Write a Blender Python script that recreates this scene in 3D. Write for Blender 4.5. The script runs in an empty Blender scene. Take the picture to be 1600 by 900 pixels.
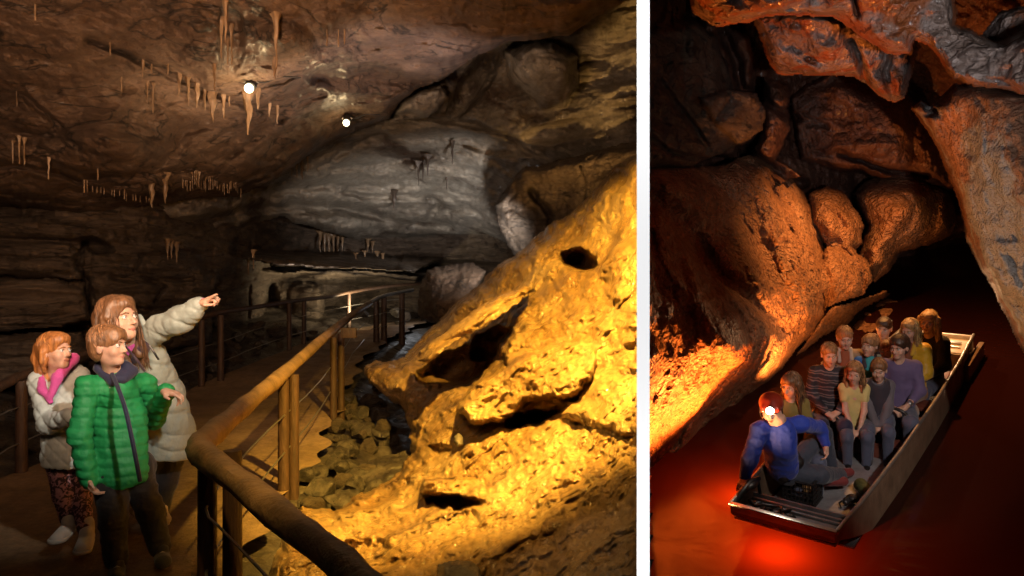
import bpy, math, random
import numpy as np
from mathutils import Vector, Matrix

# ------------------------------------------------------------------ camera, world, lights
SC = bpy.context.scene
F = 1150.0                       # focal length in photo pixels (photo 1600 x 900)
K = 0.87                         # metres per left-cave depth unit
CAM = np.array([0.0, 0.0, 1.75 * K])
cd = bpy.data.cameras.new('camera'); cam = bpy.data.objects.new('camera', cd)
SC.collection.objects.link(cam); SC.camera = cam
cd.sensor_width = 36; cd.lens = F / 1600 * 36; cd.clip_start = 0.05; cd.clip_end = 200
cam.location = CAM; cam.rotation_euler = (math.radians(90), 0, 0)
W = bpy.data.worlds.new('World'); SC.world = W; W.use_nodes = True
W.node_tree.nodes['Background'].inputs[0].default_value = (0.55, 0.42, 0.34, 1)
W.node_tree.nodes['Background'].inputs[1].default_value = 0.004
SC.view_settings.view_transform = 'Standard'; SC.view_settings.look = 'None'
SC.view_settings.exposure = 0; SC.view_settings.gamma = 1
SC.cycles.max_bounces = 5; SC.cycles.diffuse_bounces = 3; SC.cycles.glossy_bounces = 3
SC.cycles.caustics_reflective = False; SC.cycles.caustics_refractive = False
SC.cycles.sample_clamp_indirect = 3
SC.cycles.use_denoising = True

def ray(px, py): return np.array([(px - 800) / F, 1.0, (450 - py) / F])
def PL(px, py, d): return CAM + ray(px, py) * d * K            # left cave point
# right cave frame: the boat floats on water seen from a high ledge
HZ = 150
_cn = np.array([(1307 - 800) / F, 1, 0]); _l = np.linalg.norm(_cn); _cn = _cn / _l
TH = math.atan(((450 - HZ) / F) / _l)
UPZ = np.array([0, 0, 1.0])
UP = math.cos(TH) * UPZ - math.sin(TH) * _cn
FW = math.cos(TH) * _cn + math.sin(TH) * UPZ
RT = np.cross(FW, UP)
GH = 3.05
def PZ(px, py, z=0.0):                                             # point on the plane z above the gunwale
    r = ray(px, py); return CAM + r * ((-GH + z) / (r @ UP))
def PR(px, py, d): return CAM + ray(px, py) * d
def DZ(px, py, z=0.0): return (PZ(px, py, z) - CAM)[1]
_A, _B, _C = PZ(1143, 787), PZ(1307, 833), PZ(1521, 524)
BY = (_C - _B); BL = np.linalg.norm(BY); BY = BY / BL
BX = np.cross(BY, UP); BWID = 0.80
BO = _B - BX * BWID / 2
def BW(x, y, z): return BO + BX * x + BY * y + UP * z
BM = Matrix([[BX[0], BY[0], UP[0], BO[0]], [BX[1], BY[1], UP[1], BO[1]], [BX[2], BY[2], UP[2], BO[2]], [0, 0, 0, 1]])

def lamp(name, kind, loc, watt, col, target=None, size=0.05, cone=60, blend=0.5):
    d = bpy.data.lights.new(name, kind); d.energy = watt; d.color = col
    if kind in ('POINT', 'SPOT'): d.shadow_soft_size = size
    if kind == 'SPOT': d.spot_size = math.radians(cone); d.spot_blend = blend
    if kind == 'AREA': d.size = size
    o = bpy.data.objects.new(name, d); SC.collection.objects.link(o); o.location = Vector(loc)
    if target is not None:
        o.rotation_euler = (Vector(target) - Vector(loc)).to_track_quat('-Z', 'Y').to_euler()
    return o
WARM = (1, .66, .34); YEL = (1, .58, .085); COOL = (.82, .86, 1); ORG = (1, .23, .03); RED = (1, .07, .01)
# left cave: unseen lamps without fixtures, with fills for the dim parts
lamp('flowstone_flood', 'SPOT', (0.42, 3.0, 3.45), 4200, YEL, PL(925, 545, 5.6), .05, 80, .6)
lamp('slope_fill', 'SPOT', (-.75, 1.7, 2.7), 190, (1, .60, .16), PL(720, 800, 4.2), .05, 62, .9)  # added fill from the left, brightens the lower flowstone slope
lamp('visitor_flood', 'SPOT', (0.1, 1.5, 2.55), 430, (1, .88, .72), PL(140, 535, 4.6), .05, 28, .8)
lamp('path_flood', 'SPOT', PL(640, 150, 9), 150, (1, .55, .2), PL(480, 620, 9), .08, 34, .9)
lamp('recess_flood', 'SPOT', PL(905, 455, 9.6), 420, (1, .55, .16), PL(760, 90, 11), .06, 100, .6)
lamp('vault_fill', 'SPOT', PL(440, 440, 11), 420, (1, .93, .84), PL(590, 345, 18.5), .1, 44, .9)  # added second light on the vault, stands for no actual lamp
lamp('grey_flood_side', 'SPOT', PL(812, 425, 11.4), 1250, (1, .95, .90), PL(655, 300, 17.5), .1, 56, .9)
lamp('alcove_fill', 'SPOT', PL(575, 492, 17.6), 300, (1, .82, .5), PL(530, 395, 19), .08, 150, .8)  # added light to lift the dark back wall
lamp('end_flood', 'POINT', PL(655, 470, 19.5), 9, (.95, .97, 1), None, .05)
lamp('cave_fill', 'SPOT', (-1.5, 2.0, 2.2), 900, (1, .60, .36), PL(280, 110, 8), .4, 105, 1)
lamp('roof_wash', 'SPOT', PL(480, 400, 8), 260, (1, .68, .42), PL(470, 60, 9), .1, 120, 1)  # added broad upward light, brightens the brown roof
lamp('roof_cool_wash', 'SPOT', PL(700, 380, 8.2), 170, (.80, .80, 1), PL(600, 110, 9), .05, 90, 1)  # added cool light for glints on the roof rock
lamp('low_fill', 'SPOT', (-.6, 1.0, 3.0), 14, (1, .62, .36), PL(330, 700, 6), .4, 110, 1)
# right cave: lamps here are unseen too, none has a fixture
lamp('wall_uplight', 'SPOT', BW(-.85, 1.25, -.22), 560, ORG, PR(1070, 490, 6.6), .05, 116, .5)
lamp('wall_wash', 'SPOT', BW(-1.15, .2, -.22), 420, (1, .24, .035), PR(1090, 400, 7.2), .05, 96, .7)  # added low light, spreads orange evenly over the wall
lamp('wall_front', 'SPOT', BW(-.5, -1.3, -.1), 2600, (1, .27, .045), PR(1150, 430, 8), .05, 60, .9)  # added from the front to bring orange to the upper wall
lamp('wall_fill_rear', 'SPOT', BW(-.85, 2.6, -.2), 380, (1, .36, .08), PR(1250, 370, 9.2), .04, 100, .6)  # second orange light, added further back along the wall
lamp('bow_underlight', 'POINT', BW(-.06, .06, -.60), 34, (1, .10, .012), None, .05)
lamp('hull_underlight', 'POINT', BW(-.62, .75, -.62), 30, (1, .12, .01), None, .04)
lamp('stern_flood', 'SPOT', BW(.05, 5.7, .25), 260, (1, .55, .26), BW(.12, 4.0, .50), .01, 36, .6)
lamp('stern_lamp', 'POINT', BW(.10, 5.5, .30), 16, (1, .62, .34), None, .002)
lamp('boat_key', 'SPOT', CAM + RT * 2.0 + FW * 2.4 + UP * .9, 620, (1, .82, .72), PZ(1345, 640, .2), .08, 30, .8)
lamp('wall_side', 'SPOT', PR(1425, 110, 8.6), 700, (1, .42, .12), PR(1400, 300, 9.0), .06, 110, .8)
lamp('pillar_side', 'SPOT', BW(-.75, -.5, -.1), 620, (1, .45, .16), PR(1560, 380, 5.6), .06, 44, .8)
lamp('roof_cool', 'SPOT', CAM + RT * .9 + FW * .5 - UP * .3, 620, (.97, .93, 1), PR(1570, 100, 5.0), .1, 40, .8)
lamp('brow_cool', 'SPOT', CAM + RT * 1.9 + FW * 2.0 + UP * .1, 120, (1, .93, .88), PR(1300, 90, 6.8), .08, 40, .9)
# added spots, out of view above and below, whiten the divider's edge
NOSE = ray(1005, 450)
for s in (-1, 1):
    lamp('divider_fill', 'SPOT', CAM + np.array([NOSE[0] * .62, .62, s * 0.95]), 48, (1, 1, 1), CAM + NOSE * 1.2 + np.array([0, 0, s * .16]), .02, 31, .15)

# ------------------------------------------------------------------ noise
def _hash(ix, iy, iz, seed):
    h = (ix * 374761393 + iy * 668265263 + iz * 2147483647 + seed * 1274126177) & 0xffffffff
    h = ((h ^ (h >> 13)) * 1274126177) & 0xffffffff
    h = ((h ^ (h >> 16)) * 2246822519) & 0xffffffff
    return ((h ^ (h >> 15)) & 0xffff) / 32767.5 - 1
def vnoise(p, seed=0):
    i = np.floor(p).astype(np.int64); f = p - i; u = f * f * f * (f * (f * 6 - 15) + 10)
    x, y, z = i[..., 0], i[..., 1], i[..., 2]; r = 0
    for a in (0, 1):
        wa = u[..., 0] if a else 1 - u[..., 0]
        for b in (0, 1):
            wb = u[..., 1] if b else 1 - u[..., 1]
            for c in (0, 1):
                wc = u[..., 2] if c else 1 - u[..., 2]
                r = r + _hash(x + a, y + b, z + c, seed) * wa * wb * wc
    return r
def fbm(p, octv=4, seed=0, kind='f', gain=.5):
    r = 0; a = 1; t = 0
    for k in range(octv):
        n = vnoise(p * (2.03 ** k) + k * 7.3, seed + k * 11)
        if kind == 'r': n = 1 - 2 * np.abs(n)
        if kind == 'b': n = 2 * np.abs(n) - .5
        r = r + n * a; t += a; a *= gain
    return r / t
def cells(p, seed=0):
    i = np.floor(p).astype(np.int64); best = np.full(p.shape[:-1], 9.0)
    for a in (-1, 0, 1):
        for b in (-1, 0, 1):
            for c in (-1, 0, 1):
                q = i + np.array([a, b, c]); x, y, z = q[..., 0], q[..., 1], q[..., 2]
                o = np.stack([_hash(x, y, z, seed + s) * .5 + .5 for s in (1, 2, 3)], -1)
                best = np.minimum(best, np.linalg.norm(q + o - p, axis=-1))
    return best

# ------------------------------------------------------------------ object helpers
def tag(o, label=None, cat=None, group=None, kind=None):
    if label: o['label'] = label
    if cat: o['category'] = cat
    if group: o['group'] = group
    if kind: o['kind'] = kind
    return o
def empty(name, label, cat, group=None, loc=(0, 0, 0), M=None):
    o = bpy.data.objects.new(name, None); SC.collection.objects.link(o)
    if M is not None: o.matrix_world = M
    else: o.location = Vector(loc)
    o.empty_display_size = .1
    return tag(o, label, cat, group)
def mesh(name, V, Fc, mat, parent=None, smooth=True, mi=None):
    me = bpy.data.meshes.new(name); V = np.asarray(V, dtype=np.float64)
    if isinstance(Fc, np.ndarray):
        n = Fc.shape[1]; me.vertices.add(len(V)); me.vertices.foreach_set('co', V.astype(np.float32).ravel())
        me.loops.add(Fc.size); me.loops.foreach_set('vertex_index', Fc.astype(np.int32).ravel())
        me.polygons.add(len(Fc)); me.polygons.foreach_set('loop_start', np.arange(0, Fc.size, n, dtype=np.int32))
        me.polygons.foreach_set('loop_total', np.full(len(Fc), n, dtype=np.int32)); me.update(calc_edges=True)
    else:
        me.from_pydata([tuple(v) for v in V], [], [tuple(f) for f in Fc]); me.update()
    for m in (mat if isinstance(mat, (list, tuple)) else [mat]): me.materials.append(m)
    if mi is not None: me.polygons.foreach_set('material_index', np.asarray(mi, dtype=np.int32))
    me.polygons.foreach_set('use_smooth', np.full(len(me.polygons), smooth)); me.update()
    o = bpy.data.objects.new(name, me); SC.collection.objects.link(o)
    if parent is not None: o.parent = parent
    return o
class MB:
    def __init__(s): s.V = []; s.F = []
    def add(s, V, Fc):
        n = len(s.V); s.V += [tuple(v) for v in V]; s.F += [tuple(i + n for i in f) for f in Fc]; return s
    def box(s, c, h, R=None, bev=0.0):
        c = np.array(c, float); h = np.array(h, float); R = np.eye(3) if R is None else R
        b = min(bev, h.min() * .9); pts = []
        if b <= 0:
            for x in (-1, 1):
                for y in (-1, 1):
                    for z in (-1, 1): pts.append(R @ (h * (x, y, z)) + c)
            return s.add(pts, [(0, 1, 3, 2), (4, 6, 7, 5), (0, 4, 5, 1), (2, 3, 7, 6), (0, 2, 6, 4), (1, 5, 7, 3)])
        import bmesh
        bm = bmesh.new(); bmesh.ops.create_cube(bm, size=1)
        for v in bm.verts: v.co = Vector((v.co.x * 2 * h[0], v.co.y * 2 * h[1], v.co.z * 2 * h[2]))
        bmesh.ops.bevel(bm, geom=bm.edges[:], offset=b, segments=2, affect='EDGES', profile=.6)
        bm.verts.ensure_lookup_table()
        P = [R @ np.array(v.co) + c for v in bm.verts]; Q = [[v.index for v in f.verts] for f in bm.faces]; bm.free()
        return s.add(P, Q)
    def tube(s, pts, rad, n=10, wob=0.0, seed=0, cap=True):
        pts = [np.array(p, float) for p in pts]
        rad = [rad] * len(pts) if np.isscalar(rad) else list(rad)
        V = []; Fc = []; up = None
        for i, p in enumerate(pts):
            t = pts[min(i + 1, len(pts) - 1)] - pts[max(i - 1, 0)]; t = t / (np.linalg.norm(t) + 1e-9)
            if up is None: up = np.array([0, 0, 1.0]) if abs(t[2]) < .9 else np.array([1.0, 0, 0])
            u = np.cross(t, up); u /= np.linalg.norm(u) + 1e-9; up = np.cross(u, t)
            for k in range(n):
                a = 2 * math.pi * k / n
                r = rad[i] * (1 + (wob * float(vnoise(np.array([[math.cos(a) * 1.3 + seed, math.sin(a) * 1.3, i * .7]]))[0]) if wob else 0))
                V.append(p + (u * math.cos(a) + up * math.sin(a)) * r)
            if i:
                for k in range(n):
                    k2 = (k + 1) % n; Fc.append(((i - 1) * n + k, (i - 1) * n + k2, i * n + k2, i * n + k))
        if cap:
            Fc.append(tuple(range(n - 1, -1, -1))); Fc.append(tuple((len(pts) - 1) * n + k for k in range(n)))
        return s.add(V, Fc)
    def ball(s, c, r, n=12, R=None):
        r = np.array([r] * 3 if np.isscalar(r) else r, float); R = np.eye(3) if R is None else R
        V = []; Fc = []; m = n // 2
        for i in range(m + 1):
            th = math.pi * i / m
            for k in range(n):
                a = 2 * math.pi * k / n
                V.append(R @ (r * (math.sin(th) * math.cos(a), math.sin(th) * math.sin(a), math.cos(th))) + np.array(c))
        for i in range(m):
            for k in range(n):
                k2 = (k + 1) % n; Fc.append((i * n + k, (i + 1) * n + k, (i + 1) * n + k2, i * n + k2))
        return s.add(V, Fc)
    def build(s, name, mat, parent=None, smooth=True):
        o = mesh(name, s.V, s.F, mat, parent, smooth)
        if smooth: o.data.set_sharp_from_angle(angle=math.radians(50)) if hasattr(o.data, 'set_sharp_from_angle') else None
        return o
def smooth_path(pts, n=6):
    pts = np.array(pts, float); P = np.vstack([2 * pts[0] - pts[1], pts, 2 * pts[-1] - pts[-2]]); out = []
    for i in range(1, len(P) - 2):
        for t in np.linspace(0, 1, n, endpoint=False):
            a, b, c, d = P[i - 1], P[i], P[i + 1], P[i + 2]
            out.append(.5 * ((2 * b) + (c - a) * t + (2 * a - 5 * b + 4 * c - d) * t * t + (3 * b - a - 3 * c + d) * t ** 3))
    out.append(pts[-1]); return out

# ------------------------------------------------------------------ materials
def newmat(name):
    m = bpy.data.materials.new(name); m.use_nodes = True; nt = m.node_tree
    return m, nt, nt.nodes['Principled BSDF']
def N(nt, t, **kw):
    n = nt.nodes.new(t)
    for k, v in kw.items():
        if k in n.inputs: n.inputs[k].default_value = v
        else: setattr(n, k, v)
    return n
def coords(nt, scale=(1, 1, 1), rot=(0, 0, 0)):
    t = nt.nodes.new('ShaderNodeTexCoord'); m = nt.nodes.new('ShaderNodeMapping')
    m.inputs['Scale'].default_value = scale; m.inputs['Rotation'].default_value = rot
    nt.links.new(t.outputs['Object'], m.inputs['Vector']); return m.outputs[0]
def ramp(nt, fac, stops):
    r = nt.nodes.new('ShaderNodeValToRGB'); cr = r.color_ramp
    while len(cr.elements) < len(stops): cr.elements.new(.5)
    for e, (p, c) in zip(cr.elements, stops):
        e.position = p; e.color = (*c, 1) if len(c) == 3 else c
    nt.links.new(fac, r.inputs[0]); return r.outputs[0]
def rockmat(name, stops, scale=1.2, aniso=(1, 1, 1), rough=(.35, .8), bumps=((6, .05), (24, .02)), vor=None, spec=.5, coat=0.0, stain=None, rot=(0, 0, 0), veins=None):
    m, nt, b = newmat(name); L = nt.links
    co = coords(nt, aniso, rot)
    n1 = N(nt, 'ShaderNodeTexNoise', Scale=scale, Detail=9.0, Roughness=.62, Distortion=.6); L.new(co, n1.inputs['Vector'])
    col = ramp(nt, n1.outputs[0], stops)
    n2 = N(nt, 'ShaderNodeTexNoise', Scale=scale * 11, Detail=6.0, Roughness=.7); L.new(co, n2.inputs['Vector'])
    mx = N(nt, 'ShaderNodeMix', data_type='RGBA', blend_type='MULTIPLY'); mx.inputs[0].default_value = .75
    L.new(col, mx.inputs[6]); L.new(ramp(nt, n2.outputs[0], [(.3, (.45, .45, .45)), (.65, (1.15, 1.12, 1.08))]), mx.inputs[7]); col = mx.outputs[2]
    if stain:
        n3 = N(nt, 'ShaderNodeTexNoise', Scale=stain[1], Detail=6.0, Roughness=.6, Distortion=1.2); L.new(co, n3.inputs['Vector'])
        f = ramp(nt, n3.outputs[0], [(stain[2], (0, 0, 0)), (stain[2] + stain[3], (1, 1, 1))])
        mx = N(nt, 'ShaderNodeMix', data_type='RGBA'); L.new(f, mx.inputs[0]); L.new(col, mx.inputs[6]); mx.inputs[7].default_value = (*stain[0], 1); col = mx.outputs[2]
    if veins:
        nv = N(nt, 'ShaderNodeTexNoise', Scale=veins[0], Detail=5.0, Distortion=1.5); L.new(co, nv.inputs['Vector'])
        mt = N(nt, 'ShaderNodeMath', operation='SUBTRACT'); L.new(nv.outputs[0], mt.inputs[0]); mt.inputs[1].default_value = .5
        ma = N(nt, 'ShaderNodeMath', operation='ABSOLUTE'); L.new(mt.outputs[0], ma.inputs[0])
        f = ramp(nt, ma.outputs[0], [(0, (1, 1, 1)), (veins[1], (0, 0, 0))])
        mx = N(nt, 'ShaderNodeMix', data_type='RGBA'); L.new(f, mx.inputs[0]); L.new(col, mx.inputs[6]); mx.inputs[7].default_value = (.02, .014, .01, 1); col = mx.outputs[2]
    L.new(col, b.inputs['Base Color'])
    nr = N(nt, 'ShaderNodeTexNoise', Scale=scale * 2.3, Detail=4.0); L.new(co, nr.inputs['Vector'])
    mr = N(nt, 'ShaderNodeMapRange'); L.new(nr.outputs[0], mr.inputs[0]); mr.inputs[1].default_value = .35; mr.inputs[2].default_value = .65
    mr.inputs[3].default_value = rough[0]; mr.inputs[4].default_value = rough[1]; L.new(mr.outputs[0], b.inputs['Roughness'])
    b.inputs['Specular IOR Level'].default_value = spec; b.inputs['Coat Weight'].default_value = coat; b.inputs['Coat Roughness'].default_value = .18
    prev = None
    def bump(h, d, s=1.0):
        nonlocal prev
        bn = N(nt, 'ShaderNodeBump'); bn.inputs['Strength'].default_value = s; bn.inputs['Distance'].default_value = d; L.new(h, bn.inputs['Height'])
        if prev: L.new(prev, bn.inputs['Normal'])
        prev = bn.outputs[0]
    if vor:
        v = N(nt, 'ShaderNodeTexVoronoi', Scale=vor[0], feature='SMOOTH_F1'); v.inputs['Smoothness'].default_value = .35
        wn = N(nt, 'ShaderNodeTexNoise', Scale=vor[0] * .6, Detail=2.0); L.new(co, wn.inputs['Vector'])
        mm = N(nt, 'ShaderNodeMix', data_type='RGBA', blend_type='LINEAR_LIGHT'); mm.inputs[0].default_value = vor[2] if len(vor) > 2 else .05
        L.new(co, mm.inputs[6]); L.new(wn.outputs[1], mm.inputs[7]); L.new(mm.outputs[2], v.inputs['Vector'])
        bump(v.outputs[0], vor[1])
    for sc, d in bumps:
        nb = N(nt, 'ShaderNodeTexNoise', Scale=sc, Detail=7.0, Roughness=.65); L.new(co, nb.inputs['Vector']); bump(nb.outputs[0], d)
    L.new(prev, b.inputs['Normal'])
    return m
def plain(name, col, rough=.6, metal=0.0, var=.35, scale=14, bump=.004, bscale=60, aniso=(1, 1, 1), spec=.5, emit=None, sheen=0.0, sss=0.0, coat=0.0, pat=None):
    m, nt, b = newmat(name); L = nt.links; co = coords(nt, aniso)
    n = N(nt, 'ShaderNodeTexNoise', Scale=scale, Detail=6.0, Roughness=.6); L.new(co, n.inputs['Vector'])
    c2 = tuple(min(1, c * (1 + var)) for c in col); c1 = tuple(c * (1 - var) for c in col)
    L.new(ramp(nt, n.outputs[0], [(.3, c1), (.7, c2)]), b.inputs['Base Color'])
    if pat: pat(nt, b)
    b.inputs['Roughness'].default_value = rough; b.inputs['Metallic'].default_value = metal; b.inputs['Specular IOR Level'].default_value = spec
    b.inputs['Sheen Weight'].default_value = sheen; b.inputs['Coat Weight'].default_value = coat
    if sss: b.inputs['Subsurface Weight'].default_value = sss; b.inputs['Subsurface Radius'].default_value = (.02, .006, .003)
    if bump:
        nb = N(nt, 'ShaderNodeTexNoise', Scale=bscale, Detail=4.0); L.new(co, nb.inputs['Vector'])
        bn = N(nt, 'ShaderNodeBump'); bn.inputs['Distance'].default_value = bump; L.new(nb.outputs[0], bn.inputs['Height']); L.new(bn.outputs[0], b.inputs['Normal'])
    if emit: b.inputs['Emission Color'].default_value = (*emit[0], 1); b.inputs['Emission Strength'].default_value = emit[1]
    return m
M = {}
M['ceiling'] = rockmat('ceiling_rock', [(.25, (.05, .032, .022)), (.5, (.16, .10, .065)), (.72, (.30, .205, .14))], 1.0, (.8, .8, 2.2), (.38, .75), ((5, .09), (16, .05), (50, .02)), spec=.45, coat=.08, veins=(1.1, .018))
M['wall'] = rockmat('strata_rock', [(.25, (.05, .035, .026)), (.5, (.15, .11, .08)), (.75, (.26, .20, .15))], 1.3, (.6, .6, 3.2), (.4, .85), ((5, .08), (18, .04), (60, .012)), veins=(.9, .014))
M['grey'] = rockmat('grey_limestone', [(.3, (.12, .10, .08)), (.5, (.33, .29, .24)), (.7, (.46, .42, .36))], .7, (1, 1, 1.6), (.32, .7), ((4, .07), (14, .04), (45, .015)), spec=.6, coat=.25, stain=((.07, .045, .03), .55, .54, .10))
M['flow'] = rockmat('flowstone_calcite', [(.25, (.26, .13, .045)), (.5, (.52, .31, .12)), (.75, (.72, .50, .25))], 1.3, (1, 1, 1), (.14, .5), ((4, .06), (13, .05), (40, .03), (110, .012)), vor=(16, .04, .12), spec=.6, coat=.35, stain=((.13, .065, .03), 1.6, .56, .12))
M['flowsmooth'] = M['flow']
M['darkstone'] = rockmat('dark_wet_stone', [(.3, (.022, .018, .015)), (.5, (.065, .052, .042)), (.7, (.15, .125, .10))], 2.2, (1, 1, 1), (.25, .7), ((8, .03), (30, .012)), spec=.5)
M['path'] = rockmat('trodden_path', [(.3, (.14, .085, .045)), (.55, (.24, .155, .085)), (.75, (.30, .20, .12))], 1.6, (1, 1, 1), (.55, .9), ((14, .012), (70, .007)))
M['scallop'] = rockmat('scalloped_wall', [(.25, (.19, .08, .035)), (.5, (.40, .19, .09)), (.75, (.52, .29, .16))], 1.1, (1, 1, 1), (.42, .7), ((5, .05), (60, .01)), vor=(13, .10, .14), spec=.4)
M['redrock'] = rockmat('iron_stained_rock', [(.25, (.06, .022, .012)), (.5, (.17, .07, .04)), (.75, (.28, .14, .09))], 1.3, (1, 1, 1), (.25, .6), ((5, .07), (30, .02)), vor=(11, .03, .14), spec=.55, coat=.2)
M['brow'] = rockmat('stained_grey_rock', [(.3, (.08, .05, .04)), (.5, (.22, .16, .13)), (.7, (.36, .30, .27))], 1.4, (1, 1, 1), (.22, .6), ((6, .06), (40, .015)), vor=(10, .06, .2), spec=.6, coat=.25, stain=((.26, .075, .02), 1.3, .49, .06))
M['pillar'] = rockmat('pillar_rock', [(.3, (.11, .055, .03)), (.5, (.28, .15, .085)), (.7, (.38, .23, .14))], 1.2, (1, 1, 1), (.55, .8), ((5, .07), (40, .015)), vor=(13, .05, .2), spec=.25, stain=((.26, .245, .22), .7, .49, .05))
M['straw'] = rockmat('calcite_drip', [(.3, (.11, .065, .035)), (.5, (.25, .16, .09)), (.7, (.48, .34, .21))], 6, (1, 1, .25), (.25, .5), ((30, .008),), spec=.5)
M['dstraw'] = rockmat('dark_drip', [(.3, (.035, .025, .02)), (.7, (.09, .065, .05))], 6, (1, 1, .25), (.4, .6), ((30, .008),))
M['wood'] = plain('peeled_pole_wood', (.25, .155, .08), .5, 0, .45, 5, .006, 30, (1.5, 1.5, 1.5))
M['post'] = plain('dark_post_wood', (.055, .028, .016), .6, 0, .5, 9, .006, 30, (3, 3, .6))
M['steel'] = plain('galvanised_steel', (.55, .56, .58), .32, .9, .15, 20, 0)
M['wire'] = plain('wire_rope', (.30, .28, .26), .4, .8, .1, 20, 0)
M['white'] = plain('divider_white', (.86, .86, .86), .9, 0, .01, 3, 0, spec=0)
M['panel'] = plain('divider_dark', (.06, .045, .035), .9, 0, .3, 3, .002)
M['bulb'] = plain('bulb_glass', (1, .9, .7), .4, 0, 0, 3, 0, emit=((1, .84, .5), 7))
M['black'] = plain('black_plastic', (.018, .017, .017), .4, 0, .2, 9, 0)

# ------------------------------------------------------------------ rock patches
def sdf_poly(x, y, poly):
    P = np.array(poly, float); n = len(P); d = np.full(x.shape, 1e9); ins = np.zeros(x.shape, bool)
    for i in range(n):
        ax, ay = P[i]; bx, by = P[(i + 1) % n]; ex, ey = bx - ax, by - ay
        t = np.clip(((x - ax) * ex + (y - ay) * ey) / (ex * ex + ey * ey + 1e-9), 0, 1)
        d = np.minimum(d, (x - ax - t * ex) ** 2 + (y - ay - t * ey) ** 2)
        if ay != by:
            c = ((ay > y) != (by > y)) & (x < (bx - ax) * (y - ay) / (by - ay) + ax); ins ^= c
    d = np.sqrt(d); return np.where(ins, d, -d)
def dist_line(x, y, pts):
    d = np.full(x.shape, 1e9)
    for (ax, ay), (bx, by) in zip(pts[:-1], pts[1:]):
        ex, ey = bx - ax, by - ay
        t = np.clip(((x - ax) * ex + (y - ay) * ey) / (ex * ex + ey * ey + 1e-9), 0, 1)
        d = np.minimum(d, (x - ax - t * ex) ** 2 + (y - ay - t * ey) ** 2)
    return np.sqrt(d)
def tps(ctrl):
    C = np.array(ctrl, float); X = C[:, :2] / 400; y = np.log(C[:, 2]); n = len(C)
    def U(r2): return r2 * np.log(r2 + 1e-12)
    Kk = U(((X[:, None] - X[None]) ** 2).sum(-1)) + np.eye(n) * 1e-3
    Pm = np.hstack([np.ones((n, 1)), X]); A = np.block([[Kk, Pm], [Pm.T, np.zeros((3, 3))]])
    w = np.linalg.solve(A, np.concatenate([y, np.zeros(3)]))
    def f(px, py):
        qx, qy = px / 400, py / 400; r = w[n] + w[n + 1] * qx + w[n + 2] * qy
        for i in range(n): r = r + w[i] * U((qx - X[i, 0]) ** 2 + (qy - X[i, 1]) ** 2)
        return np.exp(np.clip(r, -2, 4))
    return f
ROCKS = {}
def rock(name, mat, comps, bounds, k=1.0, step=2.0, disp=(), cracks=(), dents=(), warp=(5, 45, 2, 12), label=None, cat=None, kind=None, seed=1, skirt=.8, parent=None):
    x0, y0, x1, y1 = bounds
    xs = np.arange(x0, x1 + step, step); ys = np.arange(y0, y1 + step, step)
    X, Y = np.meshgrid(xs, ys); Z0 = np.zeros_like(X)
    q = np.stack([X, Y, Z0 + seed * 3.1], -1)
    wx = X + warp[0] * fbm(q / warp[1], 3, seed + 5) + warp[2] * fbm(q / warp[3], 2, seed + 9)
    wy = Y + warp[0] * fbm(q / warp[1], 3, seed + 6) + warp[2] * fbm(q / warp[3], 2, seed + 10)
    D = np.full(X.shape, np.inf)
    for c in comps:
        d = tps(c['c'])(wx, wy)
        if c.get('p'):
            s = sdf_poly(wx, wy, c['p']); R = c.get('R', 40); b = c.get('b', .8)
            t = 1 - np.clip(s / R, 0, 1); d = d + b * (1 - np.sqrt(np.clip(1 - t * t, 0, 1)))
            d = np.where(s > 0, d, np.inf)
        D = np.minimum(D, d)
    for pts, w, a in cracks: D = D + a * np.exp(-(dist_line(wx, wy, pts) / w) ** 2)
    for (cx, cy, rx, ry, ang, a) in dents:
        c_, s_ = math.cos(math.radians(ang)), math.sin(math.radians(ang))
        u = ((wx - cx) * c_ + (wy - cy) * s_) / rx; v = (-(wx - cx) * s_ + (wy - cy) * c_) / ry
        D = D + a * np.clip(1 - (u * u + v * v) ** (1.5), 0, 1)
    dx = (X - 800) / F; dz = (450 - Y) / F
    fin = np.isfinite(D); Df = np.where(fin, D, 1) * k
    P = np.stack([dx * Df, Df, dz * Df], -1) + CAM
    for (sc, amp, kd, oc) in disp:
        sc = np.array(sc if hasattr(sc, '__len__') else [sc] * 3, float)
        n = (cells(P * sc, seed) - .5) if kd == 'c' else fbm(P * sc, oc, seed + int(sc[0] * 10), kd)
        Df = Df + amp * n
    P = np.stack([dx * Df, Df, dz * Df], -1) + CAM
    idx = -np.ones(X.shape, int); idx[fin] = np.arange(fin.sum()); V = P[fin]
    a, b_, c_, d_ = idx[:-1, :-1], idx[:-1, 1:], idx[1:, 1:], idx[1:, :-1]
    ok = (a >= 0) & (b_ >= 0) & (c_ >= 0) & (d_ >= 0)
    Fc = np.stack([a[ok], d_[ok], c_[ok], b_[ok]], -1)
    if skirt:
        E = np.vstack([Fc[:, [0, 1]], Fc[:, [1, 2]], Fc[:, [2, 3]], Fc[:, [3, 0]]])
        key = np.sort(E, 1); key = key[:, 0] * (len(V) + 1) + key[:, 1]
        u, inv, cnt = np.unique(key, return_inverse=True, return_counts=True); be = E[cnt[inv] == 1]
        bv = np.unique(be); m = -np.ones(len(V), int); m[bv] = np.arange(len(bv)) + len(V)
        r = V[bv] - CAM; r2 = r / np.linalg.norm(r, axis=1)[:, None]; V = np.vstack([V, V[bv] + r2 * skirt])
        Fc = np.vstack([Fc, np.stack([be[:, 1], be[:, 0], m[be[:, 0]], m[be[:, 1]]], -1)])
    o = mesh(name, V, Fc, mat, parent); tag(o, label, cat, None, kind)
    ROCKS[name] = (x0, y0, step, np.where(fin, Df, np.nan)); return o
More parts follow.
